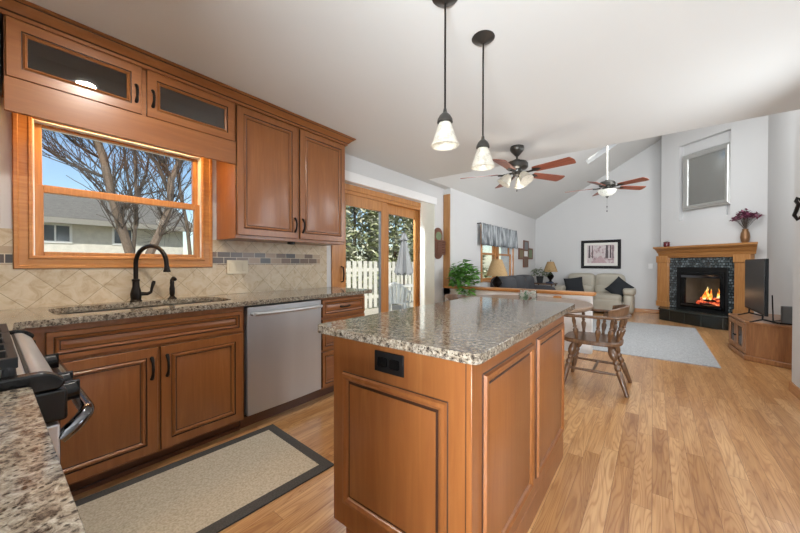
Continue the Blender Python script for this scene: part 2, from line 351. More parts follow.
    def leaf(s, p, d, up, L, W, mi=0):
        d = Vector(d).normalized(); sd = d.cross(Vector(up)).normalized(); nn = sd.cross(d)
        p = Vector(p); a = p + d*L*.4 + sd*W*.5 + nn*L*.06; b = p + d*L*.4 - sd*W*.5 + nn*L*.06; t = p + d*L - nn*L*.12; m_ = p + d*L*.45
        return s.add([p, a, m_, b, t], [(0, 1, 2), (0, 2, 3), (1, 4, 2), (2, 4, 3)], mi)
def link(o): COL.objects.link(o); return o
def part(name, mb, mats, parent=None, off=None, bevel=0, sub=0, seg=2, smooth=35, closed=True):
    if not isinstance(mats, (list, tuple)): mats = [mats]
    o_ = Vector(off) if off is not None else (Vector(parent['_w']) if parent is not None and '_w' in parent else Vector((0, 0, 0)))
    me = bpy.data.meshes.new(name); me.from_pydata([tuple(v-o_) for v in mb.v], [], mb.f)
    for m in mats: me.materials.append(m if not isinstance(m, str) else M[m])
    for p, i in zip(me.polygons, mb.mi): p.material_index = i
    if closed:
        bm = bmesh.new(); bm.from_mesh(me); bmesh.ops.recalc_face_normals(bm, faces=bm.faces); bm.to_mesh(me); bm.free()
    for p in me.polygons: p.use_smooth = True
    me.set_sharp_from_angle(angle=R(smooth))
    ob = link(bpy.data.objects.new(name, me))
    if parent is not None: ob.parent = parent; ob['_w'] = list(o_)
    else: ob.location = o_; ob['_w'] = list(o_)
    if bevel:
        b = ob.modifiers.new('bevel', 'BEVEL'); b.width = bevel; b.segments = seg; b.limit_method = 'ANGLE'; b.angle_limit = R(40)
    if sub:
        m_ = ob.modifiers.new('sub', 'SUBSURF'); m_.levels = sub; m_.render_levels = sub
    return ob
def tag(o, label=None, cat=None, group=None, kind=None):
    if label: o['label'] = label
    if cat: o['category'] = cat
    if group: o['group'] = group
    if kind: o['kind'] = kind
    return o
def thing(name, label, cat, loc, rz=0, group=None, local=False):
    o = link(bpy.data.objects.new(name, None)); o.location = loc; o.rotation_euler = (0, 0, rz); o.empty_display_size = .05
    o['_w'] = [0, 0, 0] if local else list(loc); return tag(o, label, cat, group)
def struct(o): o['kind'] = 'structure'; return o
def dup(o, loc=None, rz=None, label=None, parent=None):
    c = o.copy(); COL.objects.link(c)
    if parent: c.parent = parent
    if loc is not None: c.location = loc
    if rz is not None: c.rotation_euler = (0, 0, rz)
    if label: c['label'] = label
    for ch in list(o.children): dup(ch, parent=c)
    return c
def wallx(x0, x1, y0, y1, z0, z1, holes=(), mb=None, xf=None):
    """a wall slab between x0..x1 with rectangular holes (ya, yb, za, zb)"""
    mb = mb or MB(); ys = sorted({y0, y1, *[h[0] for h in holes], *[h[1] for h in holes]}); zs = sorted({z0, z1, *[h[2] for h in holes], *[h[3] for h in holes]})
    for a, b in zip(ys, ys[1:]):
        for c, d in zip(zs, zs[1:]):
            if any(h[0] <= a and b <= h[1] and h[2] <= c and d <= h[3] for h in holes): continue
            mb.box(x0, x1, a, b, c, d, 0, xf)
    return mb
XL = lambda x0: (lambda p: Vector((x0+p.z, p.x, p.y)))        # (u, v, w) on a face looking towards +X
YF = lambda y0: (lambda p: Vector((p.x, y0-p.z, p.y)))         # on a face looking towards -Y

# ------------------------------------------------------------------ the setting
WX = -2.825; LX = -2.70; FY = 9.81; CZ = 2.45
A42 = R(42); DD = Vector((math.cos(A42), -math.sin(A42), 0)); DN = Vector((-math.sin(A42), -math.cos(A42), 0)); DC = Vector((.13, FY, 0)) + DN*.40
def diag(p): return DC + DD*p.x + DN*p.y + Vector((0, 0, p.z))   # local (s, out, z) of the fireplace wall
struct(part('floor', MB().box(-2.98, 1.75, -3.3, 9.95, -.12, 0), 'floor'))
struct(part('ceiling', MB().box(-2.975, 1.15, -3.3, 4.15, CZ, CZ+.12), 'ceil'))
KW = (.172, 1.055, 1.19, 2.005); SD = (2.44, 4.17, 0, 2.03)
struct(part('wall_left', wallx(WX-.16, WX, -.75, 4.83, 0, 2.6, [KW, SD]), 'wall'))
LW = (6.11, 7.86, .82, 1.9)
struct(part('wall_living', wallx(LX-.28, LX, 4.83, FY+.1, 0, 2.5, [LW]), 'wall'))
struct(part('wall_far', MB().box(-2.98, 1.75, FY, FY+.12, 0, 5.4), 'wall'))
struct(part('wall_back', MB().box(-2.98, -.22, -.78, -.66, 0, CZ).box(-.34, -.22, -3.3, -.78, 0, CZ).box(-.34, 1.15, -3.3, -3.18, 0, CZ), 'wall'))
struct(part('wall_right', MB().prism([(1.01, -3.2), (1.01, 4.58), (1.75, 4.58), (1.75, 4.46), (1.13, 4.46), (1.13, -3.2)], 0, CZ).prism([(1.01, 4.15), (1.01, 4.58), (1.75, 4.58), (1.75, 4.46), (1.13, 4.46), (1.13, 4.15)], CZ, 5.4), 'wall'))
struct(part('wall_side', MB().box(1.49, 1.62, 4.58, 8.06, 0, 5.4), 'wall'))
dm = wallx(-.5, 0, .35, 2.19, 0, 5.4, [(.74, 1.66, 2.08, 3.65), (.86, 1.61, .30, 1.0)], xf=lambda p: diag(Vector((p.y, p.x, p.z))))
dm.box(.74, 1.66, -.5, -.10, 2.08, 3.65, 0, diag)
struct(part('wall_corner', dm, 'wall'))
VS = .588; vz = lambda x: CZ + VS*max(0, x+2.7)
SK = (-1.15, -.60, 7.82, 8.16)
vm = MB()
xs = [-2.98, -2.70, SK[0], SK[1], 1.75]; ys = [4.15, SK[2], SK[3], FY+.1]
for i in range(4):
    for j in range(3):
        if i == 2 and j == 1: continue
        a, b, c, d = xs[i], xs[i+1], ys[j], ys[j+1]
        vm.add([(a, c, vz(a)), (b, c, vz(b)), (b, d, vz(b)), (a, d, vz(a)), (a, c, vz(a)+.14), (b, c, vz(b)+.14), (b, d, vz(b)+.14), (a, d, vz(a)+.14)],
               [(0, 1, 2, 3), (7, 6, 5, 4), (0, 4, 5, 1), (1, 5, 6, 2), (2, 6, 7, 3), (3, 7, 4, 0)])
o = struct(part('ceiling_vault', vm, 'ceil')); o.name = 'ceiling_living'
gm = MB(); gm.prism([(-2.35, CZ+.01), (1.13, CZ+.01), (1.13, vz(1.13)+.1), (-2.35, vz(-2.35)+.1)], 4.05, 4.15, 'Y'); struct(part('wall_gable', gm, 'wall'))
sk = struct(thing('window_3', None, None, (SK[0], SK[2], vz(SK[0]))))
sm = MB()
for (a, b, c, d) in ((SK[0]-.03, SK[0], SK[2]-.03, SK[3]+.03), (SK[1], SK[1]+.03, SK[2]-.03, SK[3]+.03), (SK[0], SK[1], SK[2]-.03, SK[2]), (SK[0], SK[1], SK[3], SK[3]+.03)):
    sm.add([(x, y, vz(x)+h) for h in (.14, .34) for x, y in ((a, c), (b, c), (b, d), (a, d))], [(3, 2, 1, 0), (4, 5, 6, 7), (0, 1, 5, 4), (1, 2, 6, 5), (2, 3, 7, 6), (3, 0, 4, 7)])
part('skylight_frame', sm, 'white', sk)
part('pane', MB().add([(x, y, vz(x)+h) for h in (.33, .335) for x, y in ((SK[0], SK[2]), (SK[1], SK[2]), (SK[1], SK[3]), (SK[0], SK[3]))],
     [(3, 2, 1, 0), (4, 5, 6, 7), (0, 1, 5, 4), (1, 2, 6, 5), (2, 3, 7, 6), (3, 0, 4, 7)]), 'glass', sk)
# baseboards
struct(part('baseboard_far', MB().box(LX+.0, .12, FY-.015, FY, 0, .09), 'oak_x', bevel=.004))
struct(part('baseboard_right', MB().box(.995, 1.01, -.6, 4.58, 0, .09).box(.995, 1.49, 4.58, 4.595, 0, .09), 'oak_y', bevel=.004))
struct(part('baseboard_side', MB().box(1.475, 1.49, 4.6, 8.0, 0, .09), 'oak_y', bevel=.004))
# half wall with oak cap and end post
hw = struct(part('wall_half', MB().box(WX, -.63, 4.83, 4.95, 0, .757), 'white'))
struct(part('trim_1', MB().box(WX, -.595, 4.795, 4.985, .757, .80), 'oak_x', bevel=.008))
struct(part('trim_2', MB().box(WX, -2.702, 4.806, 4.829, .80, 2.345), 'post', bevel=.004))

# kitchen window
w1 = struct(thing('window_1', None, None, (WX, .6, 1.14)))
cs = MB()
prof = [(0, 0), (0, .016), (.004, .020), (.018, .020), (.022, .014), (.055, .014), (.060, .020), (.072, .020), (.076, .012), (.078, 0)]
cs.rings(.095, 1.132, 1.14, 2.083, prof, XL(WX), [0]*9, None, back=False)
part('casing', cs, 'oak_y', w1, closed=True)
jb = MB().box(WX-.15, WX+.004, .172, .178, 1.19, 2.005).box(WX-.15, WX+.004, 1.049, 1.055, 1.19, 2.005).box(WX-.15, WX+.004, .178, 1.049, 1.999, 2.005).box(WX-.15, WX+.008, .178, 1.049, 1.19, 1.20)
part('jamb', jb, 'white', w1)
def sash(par, x, y0, y1, z0, z1, st, bt, tp, name='sash', th=.035):
    m_ = MB().box(x, x+th, y0, y0+st, z0, z1).box(x, x+th, y1-st, y1, z0, z1).box(x, x+th, y0+st, y1-st, z0, z0+bt).box(x, x+th, y0+st, y1-st, z1-tp, z1)
    s_ = part(name, m_, 'oak', par, bevel=.004); part('pane', MB().box(x+th*.4, x+th*.55, y0+st-.004, y1-st+.004, z0+bt-.004, z1-tp+.004), 'glass', s_); return s_
sash(w1, WX-.045, .178, 1.049, 1.20, 1.635, .036, .04, .045, 'lower_sash')
sash(w1, WX-.083, .178, 1.049, 1.595, 1.999, .034, .04, .014, 'upper_sash')

# sliding patio door
d1 = struct(thing('door_1', None, None, (WX, 3.2, 0)))
part('casing', MB().box(WX, WX+.02, 2.367, 2.44, 0, 2.10).box(WX, WX+.012, 4.17, 4.22, 0, 2.10).box(WX, WX+.02, 2.44, 4.17, 2.03, 2.10), 'oak', d1, bevel=.004)
part('frame', MB().box(WX-.15, WX+.005, 2.44, 2.475, 0, 2.03).box(WX-.15, WX+.005, 4.15, 4.17, 0, 2.03).box(WX-.15, WX+.005, 2.475, 4.15, 1.99, 2.03).box(WX-.15, WX+.005, 2.475, 4.15, 0, .03), 'oak', d1)
sp_ = sash(d1, WX-.05, 2.478, 3.345, .03, 1.99, .12, .12, .13, 'sliding_panel', .04)
part('weather_strip', MB().box(WX-.046, WX-.012, 3.209, 3.224, .15, 1.86), 'greydev', sp_)
fp = sash(d1, WX-.10, 3.36, 4.148, .03, 1.99, .075, .12, .13, 'fixed_panel', .04)
part('handle', MB().tube([(WX-.02, 2.53, 1.14), (WX+.02, 2.53, 1.13), (WX+.03, 2.53, 1.05), (WX+.02, 2.53, .97), (WX-.02, 2.53, .96)], .009), 'blackiron', sp_)

# living room window
w2 = struct(thing('window_2', None, None, (LX, 7, .8)))
cs = MB(); cs.rings(6.04, 7.93, .75, 1.97, [(0, 0), (0, .016), (.004, .02), (.05, .016), (.066, .012), (.07, 0)], XL(LX), [0]*5, None, back=False)
part('casing', cs, 'oak', w2)
part('mullion', MB().box(LX-.12, LX+.012, 6.90, 6.98, .82, 1.9), 'oak', w2)
for a, b in ((6.11, 6.90), (6.98, 7.86)):
    sash(w2, LX-.06, a, b, .82, 1.40, .05, .06, .04, 'lower_sash'); sash(w2, LX-.10, a, b, 1.36, 1.9, .05, .04, .05, 'upper_sash')

# ------------------------------------------------------------------ cabinets
FX = -2.505; DX = -2.485; W = .0015
DOORP = [(0, 0), (0, .015), (.003, .019), (.050, .019), (.052, .013), (.0545, .013), (.062, .0215), (.070, .0195), (.076, .010), (.081, .010), (.106, .017)]
DOORM = [1, 0, 0, 1, 1, 0, 0, 0, 1, 0]
def pdoor(name, parent, u0, u1, v0, v1, xf, k=1.0, mats=('cab', 'glaze')):
    pr = [(i*k, h) for i, h in DOORP]; return part(name, MB().rings(u0, u1, v0, v1, pr, xf, DOORM, 0), [M[m] for m in mats], parent, smooth=25)
def pull(parent, u, v, xf, L=.10, vert=True, h=.020):
    m_ = MB(); pts = []; rad = []
    for t in [i/10 for i in range(11)]:
        a = (t-.5)*L; w = h + .026*math.sin(math.pi*t)**.7; r = .006 + .004*abs(math.cos(math.pi*t))**4 + .0018*math.sin(math.pi*t)**8
        pts.append(xf(Vector((u, v+a, w)) if vert else Vector((u+a, v, w)))); rad.append(r)
    m_.tube(pts, rad, 8)
    for sgn in (-.5, .5):
        b = Vector((u, v+sgn*L, 0)) if vert else Vector((u+sgn*L, v, 0))
        m_.cyl(xf(b + Vector((0, 0, h-.004))), xf(b + Vector((0, 0, h+.006))), .008, .006, 10)
    return part('handle', m_, 'blackiron', parent)
CORN = [(0, 2.375), (.014, 2.375), (.014, 2.392), (.024, 2.396), (.034, 2.408), (.050, 2.424), (.062, 2.430), (.062, 2.436), (.075, 2.440), (.075, 2.449), (0, 2.449)]
# upper cabinet with two glass doors over the window
uc = thing('wall_cabinet', 'long glass-fronted cherry-brown wall cabinet with two low doors above the kitchen window', 'cabinet', (-2.65, .61, 2.075))
bx = MB().box(WX+.024, FX, .06, 1.168, 2.075, 2.093).box(WX, FX, .06, 1.168, 2.36, 2.44).box(WX+.024, FX, .06, .078, 2.093, 2.36).box(WX+.024, FX, 1.15, 1.168, 2.093, 2.36).box(WX+.024, WX+.034, .078, 1.15, 2.093, 2.36).box(FX-.02, FX, .58, .645, 2.093, 2.36)
part('carcass', bx, 'cab_h', uc)
GP = [(0, 0), (0, .015), (.003, .019), (.050, .019), (.052, .013), (.0545, .013), (.062, .0205), (.070, .014), (.073, .004), (.073, 0)]
GMI = [1, 0, 0, 1, 1, 0, 0, 0, 1]
for (a, b, hy) in ((.066, .600, .572), (.625, 1.162, .655)):
    d_ = part('door', MB().rings(a, b, 2.088, 2.378, GP, XL(FX), GMI, None, back=False), ['cab_h', 'glaze'], uc, smooth=25)
    part('glass_pane', MB().box(FX+.005, FX+.008, a+.069, b-.069, 2.088+.069, 2.378-.069), 'cabglass', d_)
    pull(d_, hy, 2.205, XL(FX))
part('valance_board', MB().box(FX, DX, .06, 1.168, 1.918, 2.085), 'cab_h', uc, bevel=.002)
ls = thing('light_strip', 'slim warm under-cabinet light strip glowing above the kitchen window head', 'light', (-2.7, .61, 2.06))
part('housing', MB().box(-2.74, -2.70, .20, 1.02, 2.062, 2.0745), 'white', ls); part('lens', MB().box(-2.736, -2.704, .21, 1.01, 2.055, 2.0615), 'led', ls)
light('under_cabinet_light', 'AREA', (-2.70, .61, 2.053), (-2.70, .61, 1.0), 6, .08, .80, (1, .66, .30))
# tall two-door wall cabinet
tc = thing('wall_cabinet', 'tall cherry-brown wall cabinet with two raised-panel doors between window and patio door', 'cabinet', (-2.65, 1.72, 1.365))
part('carcass', MB().box(WX, FX, 1.17, 2.272, 1.365, 2.44), 'cab', tc, bevel=.002)
part('end_panel', MB().box(WX, FX-.01, 1.1695, 1.17, 1.365, 2.07), 'cab', tc)
for (a, b, hy) in ((1.178, 1.705, 1.680), (1.735, 2.267, 1.760)):
    d_ = pdoor('door', tc, a, b, 1.392, 2.372, XL(FX)); pull(d_, hy, 1.51, XL(FX), .12)
pl = thing('puck_light', 'small black puck light under the tall wall cabinet', 'light', (-2.56, 1.69, 1.355))
part('body', MB().lathe([(0, 0), (.03, 0), (.034, -.004), (.034, -.018), (.028, -.022), (0, -.022)], (-2.56, 1.69, 1.365)), 'blackpl', pl)
# corner wall cabinet
cc = thing('wall_cabinet', 'dark-edged end of a corner wall cabinet at the left border of the photo', 'cabinet', (-2.65, -.3, 1.365))
part('carcass', MB().box(WX, FX, -.655, .045, 1.365, 2.44), 'cab', cc, bevel=.002); pdoor('door', cc, -.63, .040, 1.375, 2.372, XL(FX), mats=('cab', 'cab'))
# crown moulding
cm = MB(); path = [(-.655, 0), (2.272, 1)]
vs = []; n = len(CORN)
for kind in range(3):
    for (o_, z) in CORN:
        if kind == 0: vs.append((DX+o_, -.655, z))
        elif kind == 1: vs.append((DX+o_, 2.274+o_, z))
        else: vs.append((WX+.001, 2.274+o_, z))
fs = [(k*n+i, k*n+(i+1) % n, (k+1)*n+(i+1) % n, (k+1)*n+i) for k in range(2) for i in range(n)] + [list(range(n))[::-1], list(range(2*n, 3*n))]
cmi = [1 if i in (2, 6) else 0 for k in range(2) for i in range(n)] + [0, 0]
tag(part('crown_moulding', cm.add(vs, fs, cmi), ['cab_h', 'glaze'], off=(DX, .8, 2.375), smooth=20), 'stepped brown crown moulding running along the wall cabinets at the ceiling', 'moulding')

# base cabinets along the left wall
BF = -2.232
sb = thing('base_cabinet', 'cherry-brown sink base cabinet with a wide false drawer over two doors', 'cabinet', (-2.5, .6, 0))
part('carcass', MB().box(WX+.004, -2.26, .085, .105, .105, .88).box(WX+.004, -2.26, 1.078, 1.098, .105, .88).box(WX+.004, -2.26, .105, 1.078, .105, .125).box(-2.26, BF, .085, 1.098, .09, .88), 'cab', sb)
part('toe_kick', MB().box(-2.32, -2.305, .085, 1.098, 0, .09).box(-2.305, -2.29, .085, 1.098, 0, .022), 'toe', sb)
DRP = [(0, 0), (0, .015), (.003, .019), (.024, .019), (.026, .013), (.028, .013), (.034, .021), (.040, .019), (.045, .010), (.049, .010), (.062, .016)]
def drawer(name, parent, u0, u1, v0, v1, xf, hl=.1):
    d_ = part(name, MB().rings(u0, u1, v0, v1, DRP, xf, DOORM, 0), ['cab_h', 'glaze'], parent, smooth=25)
    if hl: pull(d_, (u0+u1)/2, (v0+v1)/2, xf, hl, False)
    return d_
drawer('false_drawer', sb, .17, 1.085, .712, .848, XL(BF), 0)
for (a, b, hy) in ((.135, .600, .572), (.614, 1.085, .645)):
    d_ = pdoor('door', sb, a, b, .105, .696, XL(BF)); pull(d_, hy, .583, XL(BF), .12)
dw = thing('dishwasher', 'stainless steel dishwasher with a curved bar handle beside the sink cabinet', 'dishwasher', (-2.5, 1.42, 0))
part('tub', MB().box(WX+.02, -2.26, 1.104, 1.748, .09, .876), 'rubber', dw)
m_ = MB(); nseg = 10
poly = []
for i in range(nseg+1):
    t = i/nseg; poly.append((-2.205+.006*math.sin(math.pi*t), 1.112+.630*t))
poly += [(-2.258, 1.742), (-2.258, 1.112)]
part('door', m_.prism(poly, .112, .868), 'steel', dw, bevel=.004)
hd = MB(); pts = []
for i in range(13):
    t = i/12; pts.append((-2.155-.035*abs(2*t-1)**6, 1.135+.585*t, .820+.0*t))
hd.tube(pts, .0145, 12); hd.cyl((-2.205, 1.142, .82), (-2.165, 1.142, .82), .013).cyl((-2.205, 1.713, .82), (-2.165, 1.713, .82), .013)
part('handle', hd, 'steel', dw)
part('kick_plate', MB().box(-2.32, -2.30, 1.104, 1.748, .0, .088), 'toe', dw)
db = thing('base_cabinet', 'narrow cherry-brown base cabinet with three drawers at the right end of the sink run', 'cabinet', (-2.5, 2.02, 0))
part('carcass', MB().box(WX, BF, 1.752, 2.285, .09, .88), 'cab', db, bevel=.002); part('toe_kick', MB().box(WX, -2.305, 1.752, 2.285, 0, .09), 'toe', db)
for (z0, z1) in ((.712, .862), (.432, .690), (.113, .412)): drawer('drawer', db, 1.764, 2.275, z0, z1, XL(BF), .11)

# countertop with sink cut-out
def rpoly(pts, n=5):
    """pts: (x, y, radius) -> rounded polygon"""
    out = []; k = len(pts)
    for i in range(k):
        x, y, r = pts[i]; p = Vector((x, y)); a = Vector(pts[i-1][:2]); b = Vector(pts[(i+1) % k][:2])
        if r <= 0: out.append((x, y)); continue
        d0 = (a-p).normalized(); d1_ = (b-p).normalized(); s0 = p+d0*r; s1 = p+d1_*r
        for j in range(n+1):
            t = j/n; q = s0*(1-t)**2 + p*2*t*(1-t) + s1*t*t; out.append((q.x, q.y))
    return out
def slab(name, poly, z0, z1, mat_, label, hole=None, e=.008):
    bm = bmesh.new()
    def loop(pts, z): 
        vv = [bm.verts.new((x, y, z)) for x, y in pts]; return vv, [bm.edges.new((vv[i], vv[(i+1) % len(vv)])) for i in range(len(vv))]
    for z in (z1,):
        vo, eo = loop(poly, z); ed = list(eo)
        if hole: vh, eh = loop(hole, z); ed += eh
        bmesh.ops.triangle_fill(bm, edges=ed, use_beauty=True)
    bmesh.ops.recalc_face_normals(bm, faces=bm.faces)
    if bm.faces[:][0].normal.z < 0: bmesh.ops.reverse_faces(bm, faces=bm.faces)
    r = bmesh.ops.extrude_face_region(bm, geom=bm.faces[:])
    for g in r['geom']:
        if isinstance(g, bmesh.types.BMVert): g.co.z = z0
    bmesh.ops.recalc_face_normals(bm, faces=bm.faces)
    cx = sum(p[0] for p in poly)/len(poly); cy = sum(p[1] for p in poly)/len(poly)
    for v in bm.verts: v.co -= Vector((cx, cy, z0))
    me = bpy.data.meshes.new(name); bm.to_mesh(me); bm.free(); me.materials.append(M[mat_])
    for p in me.polygons: p.use_smooth = True
    me.set_sharp_from_angle(angle=R(35))
    ob = link(bpy.data.objects.new(name, me)); ob.location = (cx, cy, z0)
    b = ob.modifiers.new('bevel', 'BEVEL'); b.width = e; b.segments = 3; b.limit_method = 'ANGLE'; b.angle_limit = R(50)
    return tag(ob, label, 'countertop')
hole = rpoly([(-2.70, .21, .09), (-2.33, .21, .09), (-2.33, 1.09, .09), (-2.70, 1.09, .09)], 6)
slab('countertop', rpoly([(WX+.001, -.655, 0), (WX+.001, 2.38, .01), (-2.185, 2.38, .06), (-2.185, .075, .03), (-1.795, .055, 0), (-1.795, -.655, 0)]), .882, .914, 'granite',
     'long speckled granite countertop with an undermount sink below the window', hole)
sk_ = thing('sink', 'undermount steel sink set into the granite under the window', 'sink', (-2.515, .65, .72))
bm_ = MB(); levels = [(-.012, .881), (-.006, .86), (.012, .74), (.05, .725)]
lv = []
for ins, z in levels: lv.append([(x, y, z) for x, y in rpoly([(-2.70+ins, .21+ins, .09), (-2.33-ins, .21+ins, .09), (-2.33-ins, 1.09-ins, .09), (-2.70+ins, 1.09-ins, .09)], 6)])
nn = len(lv[0]); vs = [p for L_ in lv for p in L_]
fs = [(i*nn+k, i*nn+(k+1) % nn, (i+1)*nn+(k+1) % nn, (i+1)*nn+k) for i in range(len(lv)-1) for k in range(nn)] + [list(range((len(lv)-1)*nn, len(lv)*nn))]
bo = part('basin', bm_.add(vs, fs), 'sinksteel', sk_, smooth=50); so = bo.modifiers.new('solid', 'SOLIDIFY'); so.thickness = .003
part('drain', MB().lathe([(0, 0), (.04, 0), (.045, .004), (.03, .006), (0, .003)], (-2.515, .65, .7275)), 'chrome', sk_)

# faucet and sprayer
fa = thing('faucet', 'oil-rubbed bronze gooseneck faucet with a side lever behind the sink', 'faucet', (-2.765, .628, .914))
m_ = MB().lathe([(0, 0), (.033, 0), (.033, .006), (.028, .012), (.029, .03), (.031, .05), (.027, .075), (.020, .10), (.019, .135), (.022, .138), (.022, .15), (.017, .153), (.0, .153)], (-2.765, .628, .9135))
part('body', m_, 'blackiron', fa)
pts = [(-2.765, .628, 1.06), (-2.765, .628, 1.17)]
dv = Vector((.245, .105, 0)); 
for i in range(1, 13):
    a = math.pi*i/12; pts.append(tuple(Vector((-2.765, .628, 1.17)) + dv*(.5-.5*math.cos(a)) + Vector((0, 0, .118*math.sin(a)))))
pts.append(tuple(Vector(pts[-1]) + Vector((.004, .001, -.035))))
part('spout', MB().tube(pts, [.0135]*(len(pts)-1)+[.0135], 12), 'blackiron', fa)
p = Vector(pts[-1]); part('spray_tip', MB().lathe([(0, -.02), (.02, -.02), (.021, -.012), (.016, .0), (.0145, .018), (0, .018)], p), 'blackiron', fa)
part('lever', MB().tube([(-2.762, .645, .965), (-2.755, .69, .962), (-2.752, .708, .972)], [.014, .012, .010], 10).tube([(-2.752, .708, .968), (-2.75, .713, 1.0), (-2.75, .722, 1.035), (-2.75, .726, 1.05)], [.008, .009, .012, .009], 10), 'blackiron', fa)
sy = thing('side_sprayer', 'small bronze side sprayer standing right of the gooseneck faucet', 'sprayer', (-2.765, .838, .914))
part('collar', MB().lathe([(0, 0), (.028, 0), (.028, .006), (.018, .014), (.016, .02), (0, .02)], (-2.765, .838, .9135)), 'blackiron', sy)
part('wand', MB().lathe([(.012, .018), (.017, .04), (.017, .075), (.013, .10), (.014, .12), (.012, .135), (0, .137)], (-2.765, .838, .914)).tube([(-2.772, .838, 1.045), (-2.745, .842, 1.062), (-2.725, .845, 1.055)], [.013, .016, .012], 10), 'blackiron', sy)

# tile backsplash
bs = thing('backsplash', 'cream travertine backsplash of diagonal tiles behind the counter', 'backsplash', (WX, .8, .914))
tm = MB().box(WX, WX+.010, -.655, 2.30, .915, 1.139).box(WX, WX+.010, -.655, .094, 1.139, 1.364).box(WX, WX+.010, 1.133, 2.30, 1.139, 1.364)
part('tile_field', tm, 'tile', bs)
part('mosaic_band', MB().box(WX+.010, WX+.013, -.655, .093, 1.163, 1.266), 'mosaic', bs); part('mosaic_band', MB().box(WX+.010, WX+.013, 1.134, 2.205, 1.163, 1.266), 'mosaic', bs)
part('base_grout', MB().box(WX+.010, WX+.014, -.655, 2.30, .9145, .922), 'tile', bs)
ol = thing('outlet_plate', 'almond double outlet and switch plate on the tile backsplash', 'outlet', (WX+.013, 1.332, 1.142))
part('plate', MB().box(WX+.0132, WX+.019, 1.243, 1.421, 1.084, 1.20), 'plate', ol, bevel=.002)
for yy in (1.276, 1.332, 1.388): part('insert', MB().box(WX+.019, WX+.022, yy-.016, yy+.016, 1.11, 1.174), 'plate', ol, bevel=.002)

# kitchen mat
km = thing('kitchen_mat', 'beige kitchen mat with a charcoal border on the floor before the sink', 'mat', (-1.84, .7, .001), R(-3), local=True)
part('border', MB().rings(-.36, .36, -.62, .56, [(0, 0), (0, .007), (.004, .009), (.062, .009), (.062, .004)], lambda p: Vector((p.x, p.y, p.z)), [0]*4, None), 'matb', km)
part('centre', MB().box(-.30, .30, -.56, .50, .003, .0085), 'matc', km)

# ------------------------------------------------------------------ island
IX0, IX1, IY0, IY1 = -1.05, -.425, .893, 2.15
isl = thing('island_cabinet', 'cherry-brown kitchen island base with raised panels on its front and right side', 'island', (-.74, 1.5, 0))
ib = MB().box(IX0, IX1, IY0, IY1, .105, .882).box(IX0+.075, IX1, IY0, IY1, 0, .105)
part('body', ib, 'cab', isl, bevel=.002)
IPP2 = [(0, -.001), (0, .003), (.003, .004), (.007, .014), (.018, .016), (.030, .010), (.034, .002), (.040, .002), (.043, .006), (.060, .011)]
IPM2 = [1, 1, 0, 0, 0, 0, 1, 1, 0]
def ipanel(u0, u1, v0, v1, xf): return part('raised_panel', MB().rings(u0, u1, v0, v1, IPP2, xf, IPM2, 0), ['cab', 'glaze'], isl, smooth=25)
ipanel(-.99, -.505, .203, .737, YF(IY0)); ipanel(.966, 1.492, .178, .822, XL(IX1)); ipanel(1.562, 2.104, .178, .826, XL(IX1))
part('corner_strip', MB().box(-.446, -.4435, IY0-.001, IY0+.002, .0, .88), 'glaze', isl)
io = thing('outlet', 'black duplex outlet on the island front under the granite', 'outlet', (-.746, IY0, .814))
part('plate', MB().box(-.814, -.678, IY0-.007, IY0-.0005, .776, .852), 'blackmat', io, bevel=.003)
for xx in (-.774, -.718): part('socket', MB().prism(rpoly([(xx-.022, .797, .008), (xx+.022, .797, .008), (xx+.022, .831, .008), (xx-.022, .831, .008)], 3), IY0-.010, IY0-.007, 'Y').box(xx-.011, xx-.008, IY0-.0104, IY0-.0099, .808, .820).box(xx+.008, xx+.011, IY0-.0104, IY0-.0099, .808, .820), 'blackpl', io)
it = slab('countertop', rpoly([(-1.125, .852, .04), (-.388, .852, .035), (-.395, 2.37, .05), (-1.125, 2.37, .05)]), .882, .914, 'granite', 'square-edged granite slab topping the freestanding kitchen island', None, .010)

# ------------------------------------------------------------------ range and near counter
RG = (-1.79, -1.032)
rg = thing('range', 'stainless gas range with black grates and knobs at the lower left', 'range', (-1.41, -.3, 0))
part('body', MB().box(RG[0], RG[1], -.64, .06, .0, .895), 'blackmat', rg, bevel=.004)
ck = MB().box(RG[0]+.012, RG[1]-.035, -.64, .055, .895, .922)
part('cooktop', ck, 'steel', rg, bevel=.004)
for a_, b_ in ((RG[1]-.034, RG[1]), (RG[0], RG[0]+.012)):
    part('side_cap', MB().prism(rpoly([(-.64, .893, .0), (.100, .893, .006), (.112, .908, .010), (.085, .934, .018), (-.64, .934, .01)]), a_, b_, 'X'), 'blackpl', rg, bevel=.004)
    part('panel_end', MB().box(a_, b_, .03, .112, .822, .8915), 'blackpl', rg, bevel=.006)
part('front_panel', MB().prism(rpoly([(.061, .89, 0), (.061, .9225, .002), (.078, .9235, .008), (.104, .900, .012), (.110, .870, .008), (.108, .822, .004), (.061, .822, 0)]), RG[0]+.012, RG[1]-.034, 'X'), 'steel', rg, smooth=50)
part('panel_seam', MB().box(RG[0]+.012, RG[1]-.034, .0552, .0608, .90, .9215), 'rubber', rg)
for xx in (-1.47, -1.20, -1.10):
    k_ = part('knob', MB().tube([(xx, .098, .862), (xx, .110, .864), (xx, .112, .8645), (xx, .136, .868)], [.028, .028, .023, .020], 18).box(xx-.005, xx+.005, .112, .140, .845, .889), 'blackpl', rg, bevel=.001)
dr = part('oven_door', MB().box(RG[0]+.004, RG[1]-.004, .06, .100, .17, .815), 'steel', rg, bevel=.004)
vm_ = MB()
for i in range(5): vm_.box(RG[1]-.0045, RG[1]-.0035, .072, .088, .750-.03*i, .770-.03*i)
part('vent_slots', vm_, 'rubber', dr)
pts = []
for i in range(9):
    a = math.pi/2*i/8; pts.append((RG[1]-.018-.055*(1-math.cos(a)), .10+.052*math.sin(a),   .778+.035*math.sin(a)))
